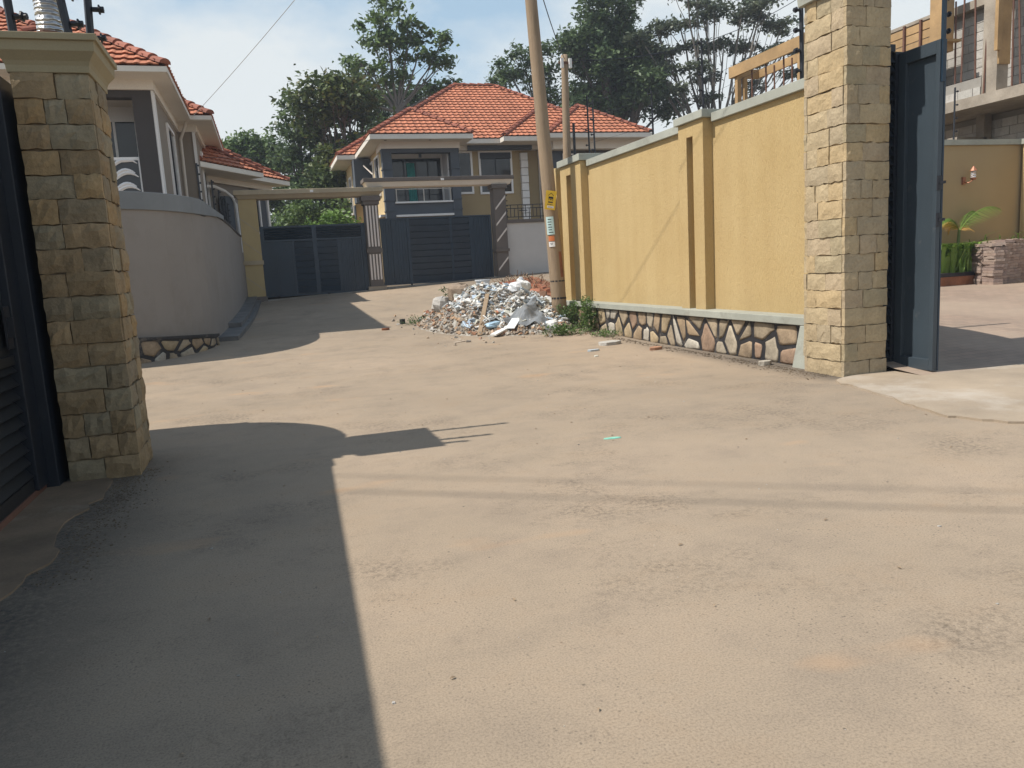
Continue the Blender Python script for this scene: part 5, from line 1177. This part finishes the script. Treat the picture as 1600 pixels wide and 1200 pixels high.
def acacia():
    r = random.Random(12); bl = []
    for (x, z, s) in [(24.9, 15.6, 1.1), (26.3, 16.4, 1.2), (28, 16.9, 1.3), (29.8, 17.2, 1.3), (31.6, 17.4, 1.4), (33.4, 17.0, 1.3), (35.2, 16.6, 1.3), (36.6, 15.5, 1.1), (27.2, 15.1, 1.1), (29.2, 15.4, 1.1), (31.2, 15.6, 1.1), (33.0, 15.5, 1.0), (34.8, 14.8, 1.0), (26.2, 13.9, .8), (28.4, 13.7, .9), (30.3, 13.6, .8), (32.3, 13.8, .9), (34.2, 13.2, .8), (27.2, 12.2, .7), (33.2, 12.0, .7), (29.6, 12.0, .6), (36.2, 13.6, .7), (30.5, 18.4, 1.3), (27.5, 18.2, 1.2), (33.5, 18.3, 1.2)]:
        bl.append((x, 48 + r.uniform(-1.5, 1.5), z, s * 1.15, s, .34))
    return bl
tree('flat_topped_tree', (30.3, 48, 1), acacia(), 'leafC', 'airy flat-topped tree with pale spreading limbs at the upper right', .32, leaf=.30, clump=.60, per=24, dens=1.5, bark='barkpale', fork=(30.2, 48, 7.6), flat=.35)
tree('bush', (25.5, 42, 1), blobs_in(25.5, 42, 6.6, (3.4, 1.2, 1.8), 12, 1.2, 14), 'leafC', 'grey green bush line just above the far end of the yellow wall', .12, leaf=.24, clump=.5, per=30, dens=.8, cat='bush')
tree('bush', (31, 42, 1), blobs_in(31, 42, 7.0, (3.2, 1.2, 1.7), 12, 1.2, 15), 'leafB', 'dark bush behind the timber frame above the yellow wall', .12, leaf=.24, clump=.5, per=30, dens=.8, cat='bush')
tree('bush', (20.8, 44, 1), blobs_in(20.8, 44, 6.8, (1.8, 1.2, 1.9), 8, 1.2, 16), 'leafB', 'dark bush past the right end of the middle house roof', .12, leaf=.24, clump=.5, per=30, dens=.8, cat='bush')
tree('shrub', (3.2, 36, 1), blobs_in(3.0, 36, 2.7, (.8, .8, 1.2), 7, .7, 17), 'leafD', 'bright green shrub behind the left double gate', .06, leaf=.22, clump=.4, per=30, dens=.9, cat='shrub')
tree('shrub', (1.2, 34.5, 1), blobs_in(1.3, 34.5, 2.6, (.9, .6, 1.0), 7, .6, 18), 'leafA', 'darker leafy shrub behind the double gate near the small house', .06, leaf=.22, clump=.4, per=30, dens=.9, cat='shrub')
tree('shrub', (5.2, 41, 1), blobs_in(2.5, 42, 3.6, (2.6, .9, 1.7), 10, 1.0, 19), 'leafA', 'wide green shrub mass between the small house and the middle house', .08, leaf=.26, clump=.5, per=30, dens=.9, cat='shrub')
# broad-leaved banana plant
bn = thing('banana_plant', (1.1, 33.0, 1), 'banana plant with drooping pale green blades beside the small house', 'plant')
MB().tube([(1.1, 33, .9), (1.12, 33, 2.6)], [.12, .07], 8).build('stem', 'leafD', bn)
for k in range(8):
    a = k * .8; m3 = MB(); vs = []
    for i in range(9):
        f = i / 8; rr_ = 1.3 * f; z = 2.5 + 1.3 * f - 1.5 * f * f; w_ = .17 * math.sin(pi * min(1, f * .9 + .1)); cxx, cyy = 1.12 + rr_ * cos(a), 33 + rr_ * sin(a)
        vs += [(cxx - sin(a) * w_, cyy + cos(a) * w_, z + .03), (cxx, cyy, z), (cxx + sin(a) * w_, cyy - cos(a) * w_, z + .03)]
    m3.add(vs, [(3 * i + q, 3 * i + q + 1, 3 * i + q + 4, 3 * i + q + 3) for i in range(8) for q in range(2)]); m3.build('leaf', 'leafD', bn)
# palm in the planter
pmn = thing('small_palm', (14.7, 13.6, .8), 'young palm in the planter with one dried orange frond', 'palm')
MB().tube([(14.70, 13.6, .78), (14.75, 13.6, 1.72)], [.05, .03], 8).build('stem', 'leafE', pmn)
def frond(a, L_, up, droop, mat, wid=.20):
    m3 = MB(); P = []
    for i in range(19):
        f = i / 18; P.append(Vector((14.75 + cos(a) * L_ * f, 13.6 + sin(a) * L_ * f * .6, 1.70 + up * f - droop * f * f)))
    m3.tube(P, [.012 - .009 * i / 18 for i in range(19)], 4)
    for i in range(2, 19):
        d = (P[i] - P[i - 1]).normalized(); s_ = d.cross(Vector((0, 0, 1))).normalized()
        for sg_ in (-1, 1):
            w_ = wid * math.sin(pi * (i / 19) ** .7) + .04; tip = P[i] + s_ * sg_ * w_ * .45 + d * w_ * .75 - Vector((0, 0, w_ * (.75 if sg_ > 0 else .35))); e = d * .010
            m3.add([P[i] - e, P[i] + e, tip], [(0, 1, 2)]); m3.add([P[i] - e + (P[i - 1] - P[i]) * .5, P[i] + e + (P[i - 1] - P[i]) * .5, tip + (P[i - 1] - P[i]) * .5], [(0, 1, 2)])
    return m3.build('frond', mat, pmn)
frond(.15, 1.32, 1.35, .90, 'leafF', .40); frond(.5, .95, 1.25, .9, 'leafD', .34); frond(3.5, .8, 1.0, .9, 'leafD', .3) 
o = frond(2.9, .42, .62, .45, 'deadfrond', .34); o['label'] = 'dried orange frond'; o = frond(.3, .38, .42, .35, 'deadfrond', .26); o['label'] = 'short dried orange frond'
o = frond(1.8, .35, .55, .5, 'deadfrond', .26); o['label'] = 'dry upright frond tip'
def grass_tuft(name, c, n, h, spread, mat, label, cat='plant', wid=.012, seed=1):
    r = random.Random(seed); m3 = MB()
    for k in range(n):
        a = r.uniform(0, 2 * pi); x = c[0] + r.gauss(0, spread[0]); y = c[1] + r.gauss(0, spread[1]); hh = h * r.uniform(.5, 1.1); ln = hh * r.uniform(.3, .9); s_ = Vector((-sin(a), cos(a), 0)) * wid * r.uniform(.6, 1.3); d = Vector((cos(a), sin(a), 0))
        p0 = Vector((x, y, c[2])); p1 = p0 + d * ln * .4 + Vector((0, 0, hh * .8)); p2 = p0 + d * ln + Vector((0, 0, hh * .85))
        m3.add([p0 - s_, p0 + s_, p1 + s_, p1 - s_, p2], [(0, 1, 2, 3), (3, 2, 4)])
    return tag(recenter(m3.build(name, mat)), label, cat)
grass_tuft('strappy_plant', (14.72, 13.5, .80), 520, .72, (.28, .10), 'leafF', 'clump of strappy bright green leaves at the foot of the palm', wid=.032)
grass_tuft('strappy_plant', (15.25, 13.5, .7), 160, .5, (.14, .1), 'leafF', 'low strappy green clump between palm and paver stack', wid=.02, seed=2)
grass_tuft('flowering_plant', (16.0, 13.7, .5), 90, 1.25, (.5, .08), 'leafD', 'thin green plants showing behind the paver stack', wid=.012, seed=3)
# weeds by the pole
def weed(name, c, R, n, label, leaf=.05, mat='weed', seed=1, stems=12, h=.7):
    th = thing(name, c, label, 'weed'); r = random.Random(seed); m3 = MB(); pts = []
    for k in range(stems):
        x, y = c[0] + r.gauss(0, R[0] * .4), c[1] + r.gauss(0, R[1] * .4); hh = h * r.uniform(.45, 1.0); tp = (x + r.gauss(0, R[0] * .4), y + r.gauss(0, R[1] * .4), c[2] + hh)
        m3.tube([(x, y, c[2] - .02), tp], .005, 4)
        for q in range(n // stems):
            f = r.random() ** .8; pts.append((x + (tp[0] - x) * f + r.gauss(0, .05), y + (tp[1] - y) * f + r.gauss(0, .05), c[2] + hh * f + r.gauss(0, .03)))
    m3.build('stems', mat, th); leaf_mesh('leaves', pts, leaf, mat, th, aspect=.45)
weed('tall_weed', (6.28, 14.9, .08), (.22, .30), 1000, 'tall leafy weed growing against the far end of the stone plinth', h=.72, leaf=.065)
weed('tall_weed', (6.2, 15.7, .1), (.18, .25), 600, 'thin weed between the pole foot and the plinth', h=.6, leaf=.06, seed=4)
weed('low_weed', (5.6, 14.6, .06), (.42, .22), 700, 'low patch of weeds in front of the pole foot', h=.22, leaf=.06, seed=2, stems=30)
weed('low_weed', (6.15, 13.9, .05), (.18, .3), 260, 'small grass patch at the plinth in front of the tall weed', h=.12, leaf=.05, seed=3, stems=14)
weed('low_weed', (5.0, 19.4, hz(5.0, 19.4)), (.7, .4), 700, 'green weeds growing on the back of the heap by the bucket', h=.4, leaf=.07, seed=5, stems=20, mat='leafE')
weed('low_weed', (3.35, 18.7, G(3.35, 18.7)), (.3, .2), 300, 'small weed tuft left of the heap', h=.2, leaf=.05, seed=6, stems=14)

hzb = MB().box(-110, -25, -3, 120, 95, 26)
hm = bpy.data.materials.new('haze_air'); hm.use_nodes = True; hn = hm.node_tree.nodes; hn.clear(); ho = hn.new('ShaderNodeOutputMaterial'); hv = hn.new('ShaderNodeVolumePrincipled')
hv.inputs['Density'].default_value = .0009; hv.inputs['Color'].default_value = (.80, .88, 1, 1); hm.node_tree.links.new(hv.outputs[0], ho.inputs['Volume'])
hzb.build('haze', hm, kind='stuff')
S.render.engine = 'CYCLES'
